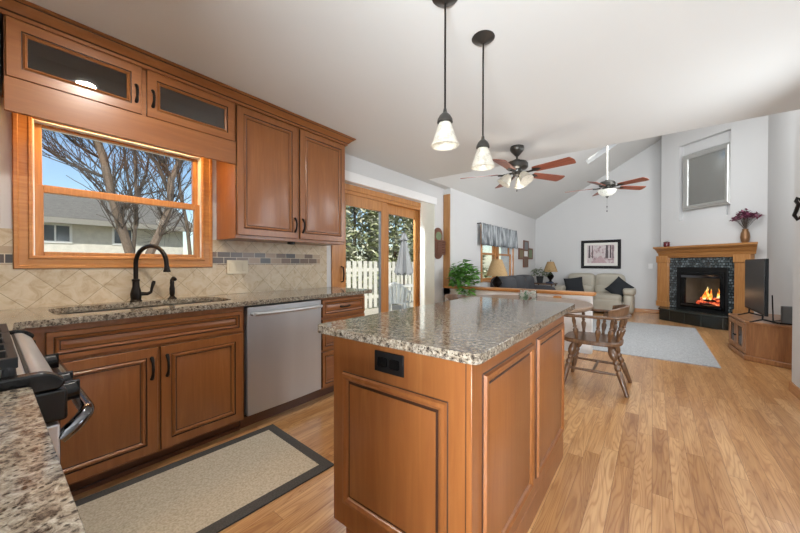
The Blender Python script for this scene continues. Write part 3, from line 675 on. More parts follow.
pts2 = [(RG[0]+(RG[1]-p_[0]), p_[1], p_[2]) for p_ in pts][::-1]
part('handle', MB().tube(pts+pts2, .015, 14), 'chrome', dr)
part('drawer', MB().box(RG[0]+.004, RG[1]-.004, .06, .098, .03, .16), 'steel', rg, bevel=.004)
for gx in (RG[0]+.16, (RG[0]+RG[1])/2, RG[1]-.17):
    g_ = MB()
    for yy in (-.55, -.26, .035): g_.box(gx-.105, gx+.105, yy-.008, yy+.008, .942, .966)
    for xx in (-.1, 0, .1): g_.box(gx+xx-.008, gx+xx+.008, -.56, .043, .942, .966)
    for xx in (-.1, .1):
        for yy in (-.55, .03): g_.cyl((gx+xx, yy, .922), (gx+xx, yy, .946), .012, .010, 8)
    for yy in (-.42, -.155):
        for a in range(4): ca, sa = math.cos(a*math.pi/2+.78), math.sin(a*math.pi/2+.78); g_.tube([(gx+.03*ca, yy+.03*sa, .964), (gx+.06*ca, yy+.06*sa, .962), (gx+.1*ca, yy+.1*sa, .955)], [.005, .007, .008], 8)
    part('grate', g_, 'lead', rg, bevel=.002)
for gx in (RG[0]+.16, RG[1]-.17):
    for yy in (-.42, -.155): part('burner', MB().lathe([(0, 0), (.05, 0), (.048, .01), (.036, .012), (.036, .02), (0, .022)], (gx, yy, .9225)), 'lead', rg)
nb = thing('base_cabinet', 'base cabinet carrying the near granite counter right of the range', 'cabinet', (-.62, -.3, 0))
part('carcass', MB().box(-1.025, -.232, -.655, .02, .1, .88), 'cab', nb, bevel=.002); part('toe_kick', MB().box(-1.025, -.232, -.655, -.05, 0, .1), 'toe', nb); pdoor('door', nb, -1.0, -.25, .12, .87, lambda p: Vector((p.x, .02+p.z, p.y)))
lb = thing('base_cabinet', 'corner base cabinet tucked left of the range below the granite', 'cabinet', (-2.3, -.3, 0))
part('carcass', MB().box(WX+.004, -1.80, -.65, .03, .1, .88), 'cab', lb); part('toe_kick', MB().box(WX+.004, -1.80, -.65, -.04, 0, .1), 'toe', lb)
slab('countertop', rpoly([(-1.026, -.655, 0), (-1.026, .058, .02), (-.225, .058, .03), (-.225, -.655, 0)]), .882, .914, 'granite', 'near granite countertop in the bottom left corner beside the range', None, .012)

# ------------------------------------------------------------------ hanging lights
def pendant(loc, zs, label):
    t = thing('pendant_light', label, 'pendant lamp', loc, 0, 'pendant lamps over the island', True); d = zs - loc[2]   # d: top of cap (negative)
    part('canopy', MB().lathe([(0, 0), (.062, 0), (.064, -.004), (.05, -.014), (.02, -.026), (.008, -.034), (0, -.034)], n=28), 'gunmetal', t)
    part('cord', MB().cyl((0, 0, -.03), (0, 0, d+.01), .005, .005, 8), 'blackiron', t)
    part('socket_cap', MB().lathe([(0, .03), (.007, .03), (.010, .012), (.014, .008), (.026, -.004), (.036, -.022), (.038, -.036), (.030, -.040), (0, -.040)], (0, 0, d)), 'gunmetal', t)
    sh = part('shade', MB().lathe([(.026, -.036), (.033, -.048), (.043, -.078), (.052, -.106), (.060, -.130), (.068, -.145), (.064, -.149), (.058, -.145), (.050, -.108), (.040, -.078), (.030, -.048), (.024, -.038)], (0, 0, d), cap=False), 'shade_glass', t)
    part('bulb', MB().ball((0, 0, d-.09), (.018, .018, .030)), 'bulb', t)
    l = light('pendant_glow', 'POINT', (loc[0], loc[1], zs-.19), (loc[0], loc[1], 0), .15, .04, color=(1, .9, .75))
    return t
pendant((-.793, 1.363, CZ), 1.885, 'swirled white glass pendant lamp hanging nearest, left over the island')
pendant((-.767, 1.742, CZ), 1.865, 'swirled white glass pendant lamp with its round canopy showing, right over the island')
dl = thing('recessed_light', 'round recessed ceiling downlight over the sink aisle, mirrored in the cabinet glass', 'downlight', (-1.80, .45, CZ))
part('trim_ring', MB().lathe([(.052, 0), (.068, 0), (.068, -.006), (.052, -.004)], (-1.80, .45, CZ), cap=False), 'white', dl); part('lens', MB().lathe([(0, -.001), (.052, -.001), (.052, -.003), (0, -.003)], (-1.80, .45, CZ)), 'downlight', dl)
light('downlight_beam', 'AREA', (-1.80, .45, CZ-.01), (-1.80, .45, 0), 14, .10, color=(1, .95, .86)).data.shape = 'DISK'

def fan(loc, rod, base, label, lights, rodmat='gunmetal'):
    t = thing('ceiling_fan', label, 'ceiling fan', loc, base, None, True)
    part('canopy', MB().lathe([(0, .02), (.07, .02), (.075, -.01), (.066, -.03), (.03, -.07), (.016, -.085), (0, -.085)], n=24), 'gunmetal', t)
    part('downrod', MB().cyl((0, 0, -.07), (0, 0, -rod), .011, .011, 10), rodmat, t)
    z = -rod
    part('motor', MB().lathe([(0, .03), (.03, .03), (.045, .012), (.10, 0), (.115, -.02), (.115, -.06), (.10, -.075), (.06, -.085), (.055, -.11), (0, -.11)], (0, 0, z), n=28), 'gunmetal', t)
    for k in range(5):
        a = 2*math.pi*k/5; ca, sa = math.cos(a), math.sin(a)
        def xf(p, ca=ca, sa=sa):
            yy = p.y*math.cos(R(-13)) - p.z*math.sin(R(-13)); zz = p.y*math.sin(R(-13)) + p.z*math.cos(R(-13)) - .06*p.x*.3
            return Vector((p.x*ca - yy*sa, p.x*sa + yy*ca, z-(.12 if lights else .085)+zz))
        pl_ = rpoly([(.20, -.052, .01), (.60, -.068, .015), (.618, .0, .02), (.60, .068, .015), (.20, .052, .01)], 3)
        bl = part('blade', MB().prism(pl_, 0, .006, 'Z', 0, xf), 'blade', t)
        part('blade_arm', MB().tube([(.09, 0, -.004), (.15, .0, -.010), (.20, 0, -.006)], [.012, .010, .012], 8, 0, xf).prism(rpoly([(.19, -.035, .01), (.25, -.02, .01), (.28, 0, .01), (.25, .02, .01), (.19, .035, .01)], 3), -.005, -.0005, 'Z', 0, xf), 'gunmetal', bl)
    if lights:
        part('light_fitter', MB().lathe([(0, -.10), (.05, -.10), (.055, -.115), (.04, -.14), (.015, -.15), (.0, -.15)], (0, 0, z)), 'gunmetal', t)
        for k in range(3):
            a = R(-150+120*k) - base; d_ = Vector((math.cos(a), math.sin(a), 0)); ax = (d_*.55 + Vector((0, 0, -.84))).normalized(); p0 = Vector((0, 0, z-.125)) + d_*.075
            ar = part('lamp_arm', MB().tube([Vector((0, 0, z-.12)), Vector((0, 0, z-.115)) + d_*.04, p0, p0 + ax*.02], [.010, .009, .012, .02], 8), 'gunmetal', t)
            sh = part('shade', MB().tube([p0 + ax*x for x in (.012, .03, .055, .085, .115, .125, .118, .085, .05, .014)], [.024, .040, .050, .058, .070, .076, .070, .054, .044, .020], 18, cap=False), 'shade_glass', ar)
            part('bulb', MB().ball(p0 + ax*.06, .02), 'bulb', ar)
        part('pull_chain', MB().cyl((.0, 0, z-.15), (0, 0, z-.30), .0015, .0015, 6).ball((0, 0, z-.31), (.007, .007, .012), 8), 'gunmetal', t)
    else:
        part('light_fitter', MB().lathe([(0, -.10), (.07, -.10), (.08, -.12), (.07, -.13), (0, -.13)], (0, 0, z)), 'gunmetal', t)
        part('bowl', MB().lathe([(.0, -.235), (.03, -.232), (.075, -.215), (.115, -.18), (.135, -.132), (.128, -.132), (.105, -.175), (.07, -.208), (0, -.228)], (0, 0, z), n=28), 'bowl_glass', t)
        part('finial', MB().lathe([(0, -.225), (.025, -.228), (.022, -.24), (.008, -.255), (0, -.262)], (0, 0, z)), 'gunmetal', t)
        part('pull_chain', MB().cyl((0, 0, z-.25), (0, 0, z-.44), .0015, .0015, 6).ball((0, 0, z-.40), (.009, .009, .016), 8).ball((0, 0, z-.47), (.009, .009, .016), 8), 'gunmetal', t)
    return t
fan((-1.183, 3.585, CZ-.02), .15, R(-16), 'near five-blade cherry ceiling fan with glass bell lights on the flat ceiling', True)
light('fan_lamp_glow', 'POINT', (-1.183, 3.585, 1.93), (0, 0, 0), 4, .08, color=(1, .93, .82))
fz = vz(-.6)
fan((-.6, 6.2, fz-.03), fz-.03-2.497, R(40), 'far five-blade ceiling fan with a single glass bowl on a long rod', False, 'offwhite')

# ------------------------------------------------------------------ blinds, wall plaque, plant
vb = thing('vertical_blinds', 'cream vertical blinds stacked at the right of the patio door under a white headrail', 'blinds', (WX+.06, 4.4, 0))
part('headrail', MB().box(WX+.0, WX+.095, 2.33, 4.45, 2.11, 2.222), 'white', vb, bevel=.004)
for i in range(11):
    y = 4.10 + i*.028; part('slat', MB().prism([(WX+.012, y-.004), (WX+.05, y+.004), (WX+.092, y-.002), (WX+.092, y+.0), (WX+.05, y+.006), (WX+.012, y-.002)], .03, 2.11), 'offwhite', vb)
pq = thing('wall_plaque', 'red-brown wooden plaque with a green oval picture on the wall left of the oak post', 'plaque', (WX, 4.66, 1.5))
def arch(y0, y1, z0, z1, n=10):
    c = (y0+y1)/2; r = (y1-y0)/2; P_ = []
    for i in range(n+1): a = math.pi*i/n; P_.append((c+r*math.cos(a), z1-r*.9+r*.9*math.sin(a)))
    for i in range(n+1): a = math.pi+math.pi*i/n; P_.append((c+r*math.cos(a), z0+r*.9+r*.9*math.sin(a)))
    return P_
part('board', MB().prism(arch(4.49, 4.75, 1.25, 1.77), WX+.0005, WX+.022, 'X'), 'plaquewood', pq, bevel=.004)
part('picture', MB().prism([(4.62+.09*math.cos(a*.314), 1.63+.07*math.sin(a*.314)) for a in range(20)], WX+.022, WX+.026, 'X'), 'olive', pq)
bxm = MB().box(WX+.022, WX+.075, 4.50, 4.75, 1.535, 1.56)
for i in range(5): bxm.box(WX+.055, WX+.075, 4.505, 4.745, 1.325+i*.042, 1.355+i*.042)
bxm.box(WX+.022, WX+.075, 4.50, 4.512, 1.32, 1.535).box(WX+.022, WX+.075, 4.738, 4.75, 1.32, 1.535)
part('slatted_box', bxm, 'plaquewood', pq)
rnd = random.Random(4)
def spray(mb, c, n, r, zr, L, W_, mi=0, droop=.3, rs=rnd, xmin=-9):
    for i in range(n):
        a = rs.uniform(0, 6.283); q = rs.random()**.5; h = rs.uniform(zr[0], zr[1])
        p_ = Vector((c[0]+r*q*math.cos(a), c[1]+r*q*math.sin(a), c[2]+h*(1.1-.55*q)))
        d_ = Vector((math.cos(a), math.sin(a), rs.uniform(-droop, .5)))
        if p_.x < xmin+.04: p_.x = xmin+.04+.15*rs.random()
        if p_.x + d_.x*L*1.3 < xmin+.02: d_.x = abs(d_.x)
        mb.leaf(p_, d_, (rs.uniform(-.4, .4), rs.uniform(-.4, .4), 1), L*rs.uniform(.7, 1.2), W_*rs.uniform(.7, 1.2), mi)
pp = thing('potted_plant', 'bushy green trailing houseplant in a pot on the half wall cap by the post', 'plant', (-2.53, 4.89, .80))
part('pot', MB().lathe([(0, 0), (.05, 0), (.065, .09), (.07, .10), (.06, .10), (.055, .085), (0, .085)], (-2.53, 4.89, .8005)), 'pot', pp)
lm = MB(); spray(lm, (-2.52, 4.86, .87), 430, .25, (-.06, .34), .125, .075, xmin=-2.69); spray(lm, (-2.36, 4.69, .62), 80, .11, (-.02, .28), .11, .065)
part('foliage', lm, 'leaf', pp, closed=False)
st = MB()
for i in range(12): a = i*.55; math.cos(a) > -.6 and st.tube([(-2.53, 4.89, .88), (-2.53+.08*math.cos(a), 4.89+.08*math.sin(a), .98), (-2.53+.2*math.cos(a), 4.89+.17*math.sin(a)-.03, .92)], [.003, .003, .002], 5)
part('stems', st, 'leaf', pp)

# ------------------------------------------------------------------ dining set
TC = (-1.20, 3.78)
dt = thing('dining_table', 'round brown dining table with a thick rim behind the island', 'table', (TC[0], TC[1], 0), local=True)
part('tabletop', MB().lathe([(0, .70), (.66, .70), (.705, .705), (.72, .72), (.72, .738), (.708, .75), (0, .75)], n=64), wood('table_top_wood', [(.2, '705a48'), (.5, '836b57'), (.8, '967d67')], 'X', .3, 1, .1), dt)
part('pedestal', MB().lathe([(.05, .12), (.12, .14), (.10, .22), (.06, .32), (.08, .45), (.05, .58), (.12, .66), (.30, .70), (0, .70)], n=24), 'chairwood', dt)
for k in range(4):
    a = math.pi/4+k*math.pi/2; ca, sa = math.cos(a), math.sin(a); part('foot', MB().tube([(.05*ca, .05*sa, .2), (.25*ca, .25*sa, .16), (.42*ca, .42*sa, .035)], [.045, .04, .03], 10), 'chairwood', dt)
LEG = [(0, .018), (.06, .019), (.12, .027), (.2, .030), (.27, .024), (.31, .015), (.34, .021), (.37, .021), (.40, .015), (.46, .023), (.5, .021), (.52, .016), (.55, .022), (.8, .018), (1, .014)]
SPD = [(0, .014), (.12, .013), (.3, .021), (.42, .024), (.52, .012), (.57, .019), (.62, .012), (.8, .017), (1, .011)]
def captain_chair(loc, rz, label):
    t = thing('captain_chair', label, 'chair', loc, rz, 'captain chairs at the round table', True)
    se = MB(); pl_ = rpoly([(-.25, -.20, .07), (-.02, -.245, .1), (.20, -.22, .12), (.235, 0, .1), (.20, .22, .12), (-.02, .245, .1), (-.25, .20, .07), (-.275, 0, .12)], 5)
    part('seat', se.prism(pl_, .415, .455), 'chairwood', t, bevel=.012, seg=3)
    L = {}
    for nm, (x0, y0, x1, y1) in {'fn': (-.16, -.15, -.245, -.235), 'ff': (-.16, .15, -.245, .235), 'rn': (.13, -.14, .27, -.225), 'rf': (.13, .14, .27, .225)}.items():
        L[nm] = ((x0, y0, .42), (x1, y1, 0)); part('leg', MB().turned((x0, y0, .42), (x1, y1, 0), [(t_, r_*1.2) for t_, r_ in LEG], 12), 'chairwood', t)
    def on(nm, z): a, b = L[nm]; k = (a[2]-z)/a[2]; return Vector(a).lerp(Vector(b), k)
    SP2 = [(0, .009), (.2, .011), (.5, .014), (.8, .011), (1, .009)]
    for a, b in (('fn', 'rn'), ('ff', 'rf')): part('stretcher', MB().turned(on(a, .17), on(b, .17), SP2), 'chairwood', t)
    part('stretcher', MB().turned((on('fn', .17)+on('rn', .17))/2, (on('ff', .17)+on('rf', .17))/2, SP2), 'chairwood', t)
    part('stretcher', MB().turned(on('fn', .24), on('ff', .24), SP2), 'chairwood', t)
    arm = [(-.235, -.29), (-.19, -.295), (-.10, -.275), (.05, -.275), (.17, -.24), (.245, -.14), (.265, 0), (.245, .14), (.17, .24), (.05, .275), (-.10, .275), (-.19, .295), (-.235, .29)]
    pts = []
    for i in range(len(arm)-1):
        for j in range(3): k = j/3; pts.append((arm[i][0]*(1-k)+arm[i+1][0]*k, arm[i][1]*(1-k)+arm[i+1][1]*k, .685))
    pts.append((*arm[-1], .685))
    part('arm_rail', MB().tube(pts, [.030 if (i < 5 or i > len(pts)-6) else .025 for i in range(len(pts))], 10, flat=(1.0, .55)), 'chairwood', t)
    cr = MB(); cv = []
    N = 14
    for i in range(N+1):
        a = R(-62 + 124*i/N); h = .085*(math.cos(a*1.1)**.6) + .012
        for rr, zz in ((.262, .69), (.238, .69), (.25, .69+h), (.274, .69+h)): cv.append((rr*math.cos(a)+.0, rr*math.sin(a)*1.05, zz))
    cf = [(4*i+k, 4*i+(k+1) % 4, 4*i+4+(k+1) % 4, 4*i+4+k) for i in range(N) for k in range(4)] + [(3, 2, 1, 0), (4*N, 4*N+1, 4*N+2, 4*N+3)]
    part('crest', cr.add(cv, cf), 'chairwood', t, bevel=.006)
    for (x0, y0, x1, y1) in ((-.13, -.19, -.15, -.28), (.04, -.21, .055, -.272), (.13, -.17, .16, -.235), (.185, -.10, .225, -.14), (.20, 0, .25, 0), (.185, .10, .225, .14), (.13, .17, .16, .235), (.04, .21, .055, .272), (-.13, .19, -.15, .28)):
        part('spindle', MB().turned((x0, y0, .45), (x1, y1, .68), SPD, 10), 'chairwood', t)
    return t
c1 = captain_chair((-.445, 3.69, 0), 0, 'brown captain chair in full view at the right of the round table')
dup(c1, (-1.79, 3.62, 0), R(180), 'brown captain chair with only its crest rail showing beyond the far left of the island')
pb = thing('photo_block', 'clear photo block with a colour snapshot standing on the table beyond the island', 'photo block', (-.93, 3.24, .75))
ax_ = MB().box(-1.04, -.88, 3.21, 3.27, .7505, .92)
part('block', ax_, 'acrylic', pb, bevel=.004)
part('snapshot', MB().box(-1.032, -.888, 3.236, 3.242, .76, .913), 'snap', pb)
tag(part('wooden_block', MB().prism(rpoly([(-.99, .7505, .004), (-.89, .7505, .004), (-.90, .775, .01), (-.98, .772, .01)]), 4.36, 4.40, 'Y'), 'oak_x', off=(-.94, 4.38, .75)), 'small reddish brown wooden block on the far edge of the round table', 'block')

# ------------------------------------------------------------------ living room
tag(part('area_rug', MB().box(-1.95, .605, 5.08, 7.94, .0005, .012), 'rug', off=(-.8, 6.5, 0), bevel=.004), 'large pale grey rug on the living room floor', 'rug')
def cushion(mb, c, r, e=.45, n=20, xf=None): return mb.ball(c, r, n, 0, xf, e)
ls_ = thing('loveseat', 'taupe leather two-seat recliner loveseat against the far wall', 'sofa', (-1.17, 9.35, 0), local=True)
part('base', MB().box(-.70, .70, -.30, .40, .03, .30), 'leather', ls_, bevel=.03)
for sx in (-1, 1):
    part('seat_cushion', cushion(MB(), (sx*.305, -.10, .36), (.31, .36, .11)), 'leather', ls_, sub=1)
    part('back_cushion', cushion(MB(), (sx*.31, .26, .70), (.33, .15, .24)), 'leather', ls_, sub=1)
    part('lumbar_cushion', cushion(MB(), (sx*.305, .16, .53), (.31, .15, .12)), 'leather', ls_, sub=1)
    part('footrest', cushion(MB(), (sx*.305, -.40, .20), (.30, .07, .15)), 'leather', ls_, sub=1)
    am = MB(); cushion(am, (sx*.72, -.06, .26), (.11, .38, .24)); cushion(am, (sx*.73, -.10, .53), (.125, .33, .085)); part('arm', am, 'leather', ls_, sub=1)
def pillow(loc, rz, tilt, label):
    o_ = MB(); rot = Matrix.Rotation(rz, 3, 'Z') @ Matrix.Rotation(tilt[0], 3, 'X') @ Matrix.Rotation(tilt[1], 3, 'Y'); N = 12; vs = []
    for side in (1, -1):
        for i in range(N+1):
            for j in range(N+1):
                u = i/N*2-1; v = j/N*2-1; h = .075*((1-u**4)*(1-v**4))**.6; q = 1-.06*(1-abs(u*v))*0; vs.append(rot @ Vector((u*.215*(1-.07*(1-v*v)), side*h, v*.215*(1-.07*(1-u*u)))) + Vector(loc))
    fs = []
    B = (N+1)**2
    for i in range(N):
        for j in range(N):
            a = i*(N+1)+j; fs.append((a, a+1, a+N+2, a+N+1)); fs.append((B+a, B+a+N+1, B+a+N+2, B+a+1))
    o_.add(vs, fs); return tag(part('throw_pillow', o_, 'blackfab', off=loc), label, 'pillow', 'black throw pillows on the loveseat')
pillow((-1.60, 9.25, .62), R(8), (R(-20), R(-8)), 'black throw pillow lying flat against the left seat back of the taupe loveseat')
pillow((-.64, 9.20, .60), R(-10), (R(-22), R(38)), 'black throw pillow tipped on its corner at the right arm of the taupe loveseat')
gs = thing('grey_sofa', 'charcoal grey sofa along the left wall below the valanced window', 'sofa', (-2.2, 7.3, 0))
part('base', MB().box(-2.55, -1.75, 6.05, 7.95, .05, .42), 'greyfab', gs, bevel=.04)
for yc in (6.38, 7.0, 7.62): part('back_cushion', cushion(MB(), (-2.36, yc, .655), (.20, .325, .27)), 'greyfab', gs, sub=1)
for yc in (6.38, 7.0, 7.62): part('seat_cushion', cushion(MB(), (-2.03, yc, .46), (.28, .315, .10)), 'greyfab', gs, sub=1)
for yc in (6.0, 8.0): part('arm', cushion(MB(), (-2.15, yc, .38), (.42, .12, .30)), 'greyfab', gs, sub=1)
# table lamps
def table_lamp(loc, s_, label, hs):
    t = thing('table_lamp', label, 'lamp', loc, 0, None, True)
    part('base', MB().lathe([(0, 0), (.10*s_, 0), (.10*s_, .015), (.075*s_, .03), (.04*s_, .05), (.035*s_, .08), (.085*s_, .14), (.105*s_, .18), (.075*s_, .23), (.035*s_, .27), (.022*s_, .30), (0, .30)]), 'blackiron', t)
    part('harp', MB().cyl((0, 0, .29), (0, 0, .33+hs), .006, .006, 8).ball((0, 0, .34+hs), .012, 8), 'blackiron', t)
    part('lamp_shade', MB().lathe([(.21*s_, .30), (.095*s_, .30+hs), (.090*s_, .30+hs), (.205*s_, .30)], n=28, cap=False), 'shade', t)
    return t
def end_table(loc, h, label):
    t = thing('end_table', label, 'table', loc, 0, None, True); part('top', MB().box(-.26, .26, -.26, .26, h-.03, h), 'chairwood', t, bevel=.006)
    for x in (-.22, .22):
        for y in (-.22, .22): part('leg', MB().cyl((x, y, 0), (x, y, h-.03), .018, .022, 10), 'chairwood', t)
    return t
end_table((-2.26, 5.62, 0), .66, 'brown end table hidden behind the half wall under the near lamp')
table_lamp((-2.2, 5.62, .66), .92, 'bronze table lamp with a tan cone shade in front of the living room window', .29)
tag(part('white_box', MB().box(-2.46, -2.34, 5.50, 5.66, .6605, .83).box(-2.455, -2.345, 5.505, 5.655, .83, .833), 'white', off=(-2.4, 5.58, .66), bevel=.004), 'small white box beside the near lamp behind the half wall cap', 'box')
end_table((-2.30, 9.25, 0), .66, 'dark end table in the far corner beside the loveseat')
table_lamp((-2.17, 9.30, .66), .85, 'far bronze table lamp with a small tan shade by the loveseat', .27)
p2 = thing('potted_plant', 'small leafy plant in a dark pot in the far corner left of the lamp', 'plant', (-2.40, 9.15, .66))
part('pot', MB().lathe([(0, 0), (.07, 0), (.09, .16), (.095, .18), (.08, .18), (0, .16)], (-2.40, 9.15, .6605)), 'potdark', p2)
lm = MB(); spray(lm, (-2.40, 9.15, .84), 110, .24, (.0, .26), .12, .055, xmin=LX+.01); part('foliage', lm, 'leaf2', p2, closed=False)
tag(part('folded_cloth', MB().box(-2.22, -2.06, 9.0, 9.14, .6605, .70), 'blue', off=(-2.14, 9.07, .66), bevel=.012), 'folded dark blue cloth on the corner end table', 'cloth')
# valance and cross
va = MB(); vs = []; N = 110
for r_ in range(7):
    z = 1.965 - .42*r_/6
    for i in range(N+1):
        y = 5.88 + 2.0*i/N; amp = .016 + .034*r_/6; ph = .5*math.sin(i*.21)
        x = LX + .085 + amp*math.sin(i*.95+ph) + .015*math.sin(i*.37)
        vs.append((x, y, z + (.012*math.sin(i*.5) if r_ == 6 else 0)))
fs = [(r_*(N+1)+i, r_*(N+1)+i+1, (r_+1)*(N+1)+i+1, (r_+1)*(N+1)+i) for r_ in range(6) for i in range(N)]
vl = thing('window_valance', 'gathered grey fabric valance over the living room window', 'valance', (LX+.05, 7.1, 1.75))
o = part('fabric', va.add(vs, fs), 'valfab', vl, closed=False, smooth=80); o.modifiers.new('solid', 'SOLIDIFY').thickness = .004
part('rod', MB().cyl((LX+.07, 5.86, 1.955), (LX+.07, 7.9, 1.955), .012).cyl((LX, 5.88, 1.955), (LX+.07, 5.88, 1.955), .01).cyl((LX, 7.88, 1.955), (LX+.07, 7.88, 1.955), .01), 'gunmetal', vl)
cr = thing('wall_cross', 'cross of four small framed picture panels on the left living room wall', 'wall art', (LX, 8.87, 1.44))
for (y0, y1, z0, z1, m_) in ((8.69, 9.08, 1.51, 1.79, 'greydev'), (8.30, 8.69, 1.29, 1.57, 'sepia'), (9.04, 9.46, 1.30, 1.60, 'olive'), (8.67, 9.05, 1.08, 1.37, 'sepia2')):
    fr_ = part('panel', MB().rings(y0, y1, z0, z1, [(0, 0.001), (0, .03), (.03, .03), (.04, .022)], XL(LX), [0, 0, 0], None), 'plaquewood', cr); part('print', MB().box(LX+.016, LX+.023, y0+.036, y1-.036, z0+.036, z1-.036), m_, fr_)
part('centre_tile', MB().box(LX+.001, LX+.02, 8.72, 9.02, 1.37, 1.51), 'white', cr)
# framed picture
fp_ = thing('framed_picture', 'black-framed pink woodland picture on the far wall above the loveseat', 'picture', (-1.09, FY, 1.45))
x0, x1, z0, z1 = -1.525, -.645, 1.055, 1.79
part('frame', MB().rings(x0, x1, z0, z1, [(0, 0.001), (0, .022), (.015, .032), (.05, .028), (.065, .018), (.07, .012)], YF(FY), [0]*5, None), 'blackmat', fp_)
part('mount', MB().box(x0+.066, x1-.066, FY-.012, FY-.008, z0+.066, z1-.066), 'mat_board', fp_)
ar = MB().box(x0+.14, x1-.14, FY-.0145, FY-.012, z0+.14, z1-.13)
trs = []
for (xx, w_) in ((x0+.19, .022), (x0+.26, .012), (x1-.30, .034), (x1-.22, .020), (x1-.17, .014)): trs.append(MB().prism([(xx-w_, z0+.27), (xx+w_, z0+.27), (xx+w_*.6, z1-.135), (xx-w_*.6, z1-.135)], FY-.0152, FY-.0145, 'Y'))
at_ = part('print', ar, 'art', fp_); [part('painted_trunk', q, 'artdark', at_) for q in trs]; part('path', MB().prism([(x0+.25, z0+.141), (x1-.3, z0+.141), (-1.07, z0+.33), (-1.10, z0+.33)], FY-.0155, FY-.0146, 'Y'), 'artpath', at_)
sw = thing('light_switch', 'white light switch plate on the far wall left of the fireplace', 'switch', (-.06, FY, 1.12)); part('plate', MB().box(-.10, -.02, FY-.008, FY-.0005, 1.06, 1.18), 'white', sw, bevel=.002); part('toggle', MB().box(-.068, -.052, FY-.016, FY-.008, 1.105, 1.135), 'white', sw)

# ------------------------------------------------------------------ fireplace
def dthing(name, label, cat, s_, out, z, group=None):
    p_ = diag(Vector((s_, out, z))); t = thing(name, label, cat, p_, -A42, group, True); t['_o'] = [s_, out, z]; return t
def dx(t): # local frame of a thing on the fireplace wall: x along the wall, -y out of it
    s_, o_, z_ = t['_o']; return lambda p: Vector((p.x-s_, -(p.y-o_), p.z-z_))
fi = dthing('fireplace', 'corner fireplace with an oak mantel, dark tile surround and raised hearth', 'fireplace', 1.2, 0, 0); F = dx(fi)
hp = [(.36, .002), (.66, .38), (1.0, .41), (1.4, .42), (1.70, .40), (1.92, .26), (2.06, .002)]
part('hearth', MB().prism(hp, .001, .215, 'Z', 0, F), 'hearthtile', fi, bevel=.003)
part('hearth_slab', MB().prism([(.345, .002), (.65, .395), (1.0, .425), (1.4, .435), (1.71, .415), (1.935, .27), (2.075, .002)], .215, .245, 'Z', 0, F), 'slate', fi, bevel=.006)
ts = MB()
for (a, b, c, d) in ((.55, .755, .246, 1.31), (1.665, 1.82, .246, 1.31), (.755, 1.665, 1.10, 1.31)): ts.box(a, b, .002, .03, c, d, 0, F)
part('tile_surround', ts, 'firetile', fi)
for (a, b) in ((.345, .575), (1.79, 2.02)):
    pm = MB().box(a, b, .002, .085, .246, 1.345, 0, F)
    pil = part('pilaster', pm, 'pilwood', fi, bevel=.006)
    part('capital', MB().box(a-.012, b+.012, .002, .105, 1.20, 1.345, 0, F), 'pilwood', pil, bevel=.008); part('plinth', MB().box(a-.01, b+.01, .002, .10, .246, .36, 0, F), 'pilwood', pil, bevel=.006)
part('frieze', MB().box(.575, 1.79, .002, .075, 1.305, 1.40, 0, F), 'mantelwood', fi, bevel=.004)
mp_ = [(0, 1.345), (.10, 1.345), (.115, 1.40), (.135, 1.415), (.16, 1.46), (.20, 1.49), (.20, 1.50), (.235, 1.505), (.235, 1.54), (0, 1.54)]
mm = MB(); vs = []
for e in (-1, 1):
    for (o_, z) in mp_: vs.append(((.40-o_*.10 if e < 0 else 2.03+o_*.8), max(o_, .002), z))
n = len(mp_); fs = [(i, (i+1) % n, n+(i+1) % n, n+i) for i in range(n)] + [list(range(n))[::-1], list(range(n, 2*n))]
part('mantel_shelf', mm.add(vs, fs, 0, F), 'mantelwood', fi, smooth=20)
part('insert_surround', MB().rings(.752, 1.668, .246, 1.108, [(0, .003), (0, .055), (.006, .06), (.085, .06), (.09, .052), (.09, .02)], lambda p: F(Vector((p.x, p.z, p.y))), [0]*5, None, back=False), 'blackmat', fi)
ins = part('insert_frame', MB().rings(.842, 1.632, .30, 1.02, [(0, .02), (0, .075), (.012, .08), (.07, .08), (.085, .06), (.085, .035)], lambda p: F(Vector((p.x, p.z, p.y))), [0]*5, None, back=False), 'blackpl', fi)
part('louver', MB().box(.87, 1.60, .078, .092, .90, .945, 0, F), 'chrome', ins); part('louver', MB().box(.87, 1.60, .078, .095, .33, .37, 0, F), 'chrome', ins)
fb = MB().box(.845, .862, -.42, .0, .285, 1.015, 0, F).box(1.608, 1.625, -.42, .0, .285, 1.015, 0, F).box(.845, 1.625, -.44, -.42, .285, 1.015, 0, F).box(.862, 1.608, -.42, .0, .285, .302, 0, F).box(.862, 1.608, -.42, .0, .998, 1.015, 0, F)
part('firebox', fb, 'fire_brick', fi)
lg = []
for k, (s0, o0, z0, s1, o1, z1, r_) in enumerate(((1.02, -.13, .40, 1.46, -.12, .39, .045), (1.08, -.15, .475, 1.46, -.10, .485, .040))):
    t = dthing('firewood_log', ['glowing log lying lowest in the fire', 'glowing log laid across the top of the fire'][k], 'log', (s0+s1)/2, o0, z0-r_, 'logs in the fire'); G_ = dx(t)
    pts = [Vector((s0, o0, z0)).lerp(Vector((s1, o1, z1)), i/6) + Vector((0, 0, .008*math.sin(i*2.1))) for i in range(7)]
    part('bark', MB().tube(pts, [r_*(.9+.15*math.sin(i*1.7)) for i in range(7)], 10, 0, G_), 'ember', t)
    part('char', MB().tube([p_ + Vector((0, .012, -.016)) for p_ in pts[1:6]], [r_*.75]*5, 9, 0, G_), 'blackmat', t)
fl = MB(); rr = random.Random(8)
G_ = lambda p: diag(p)
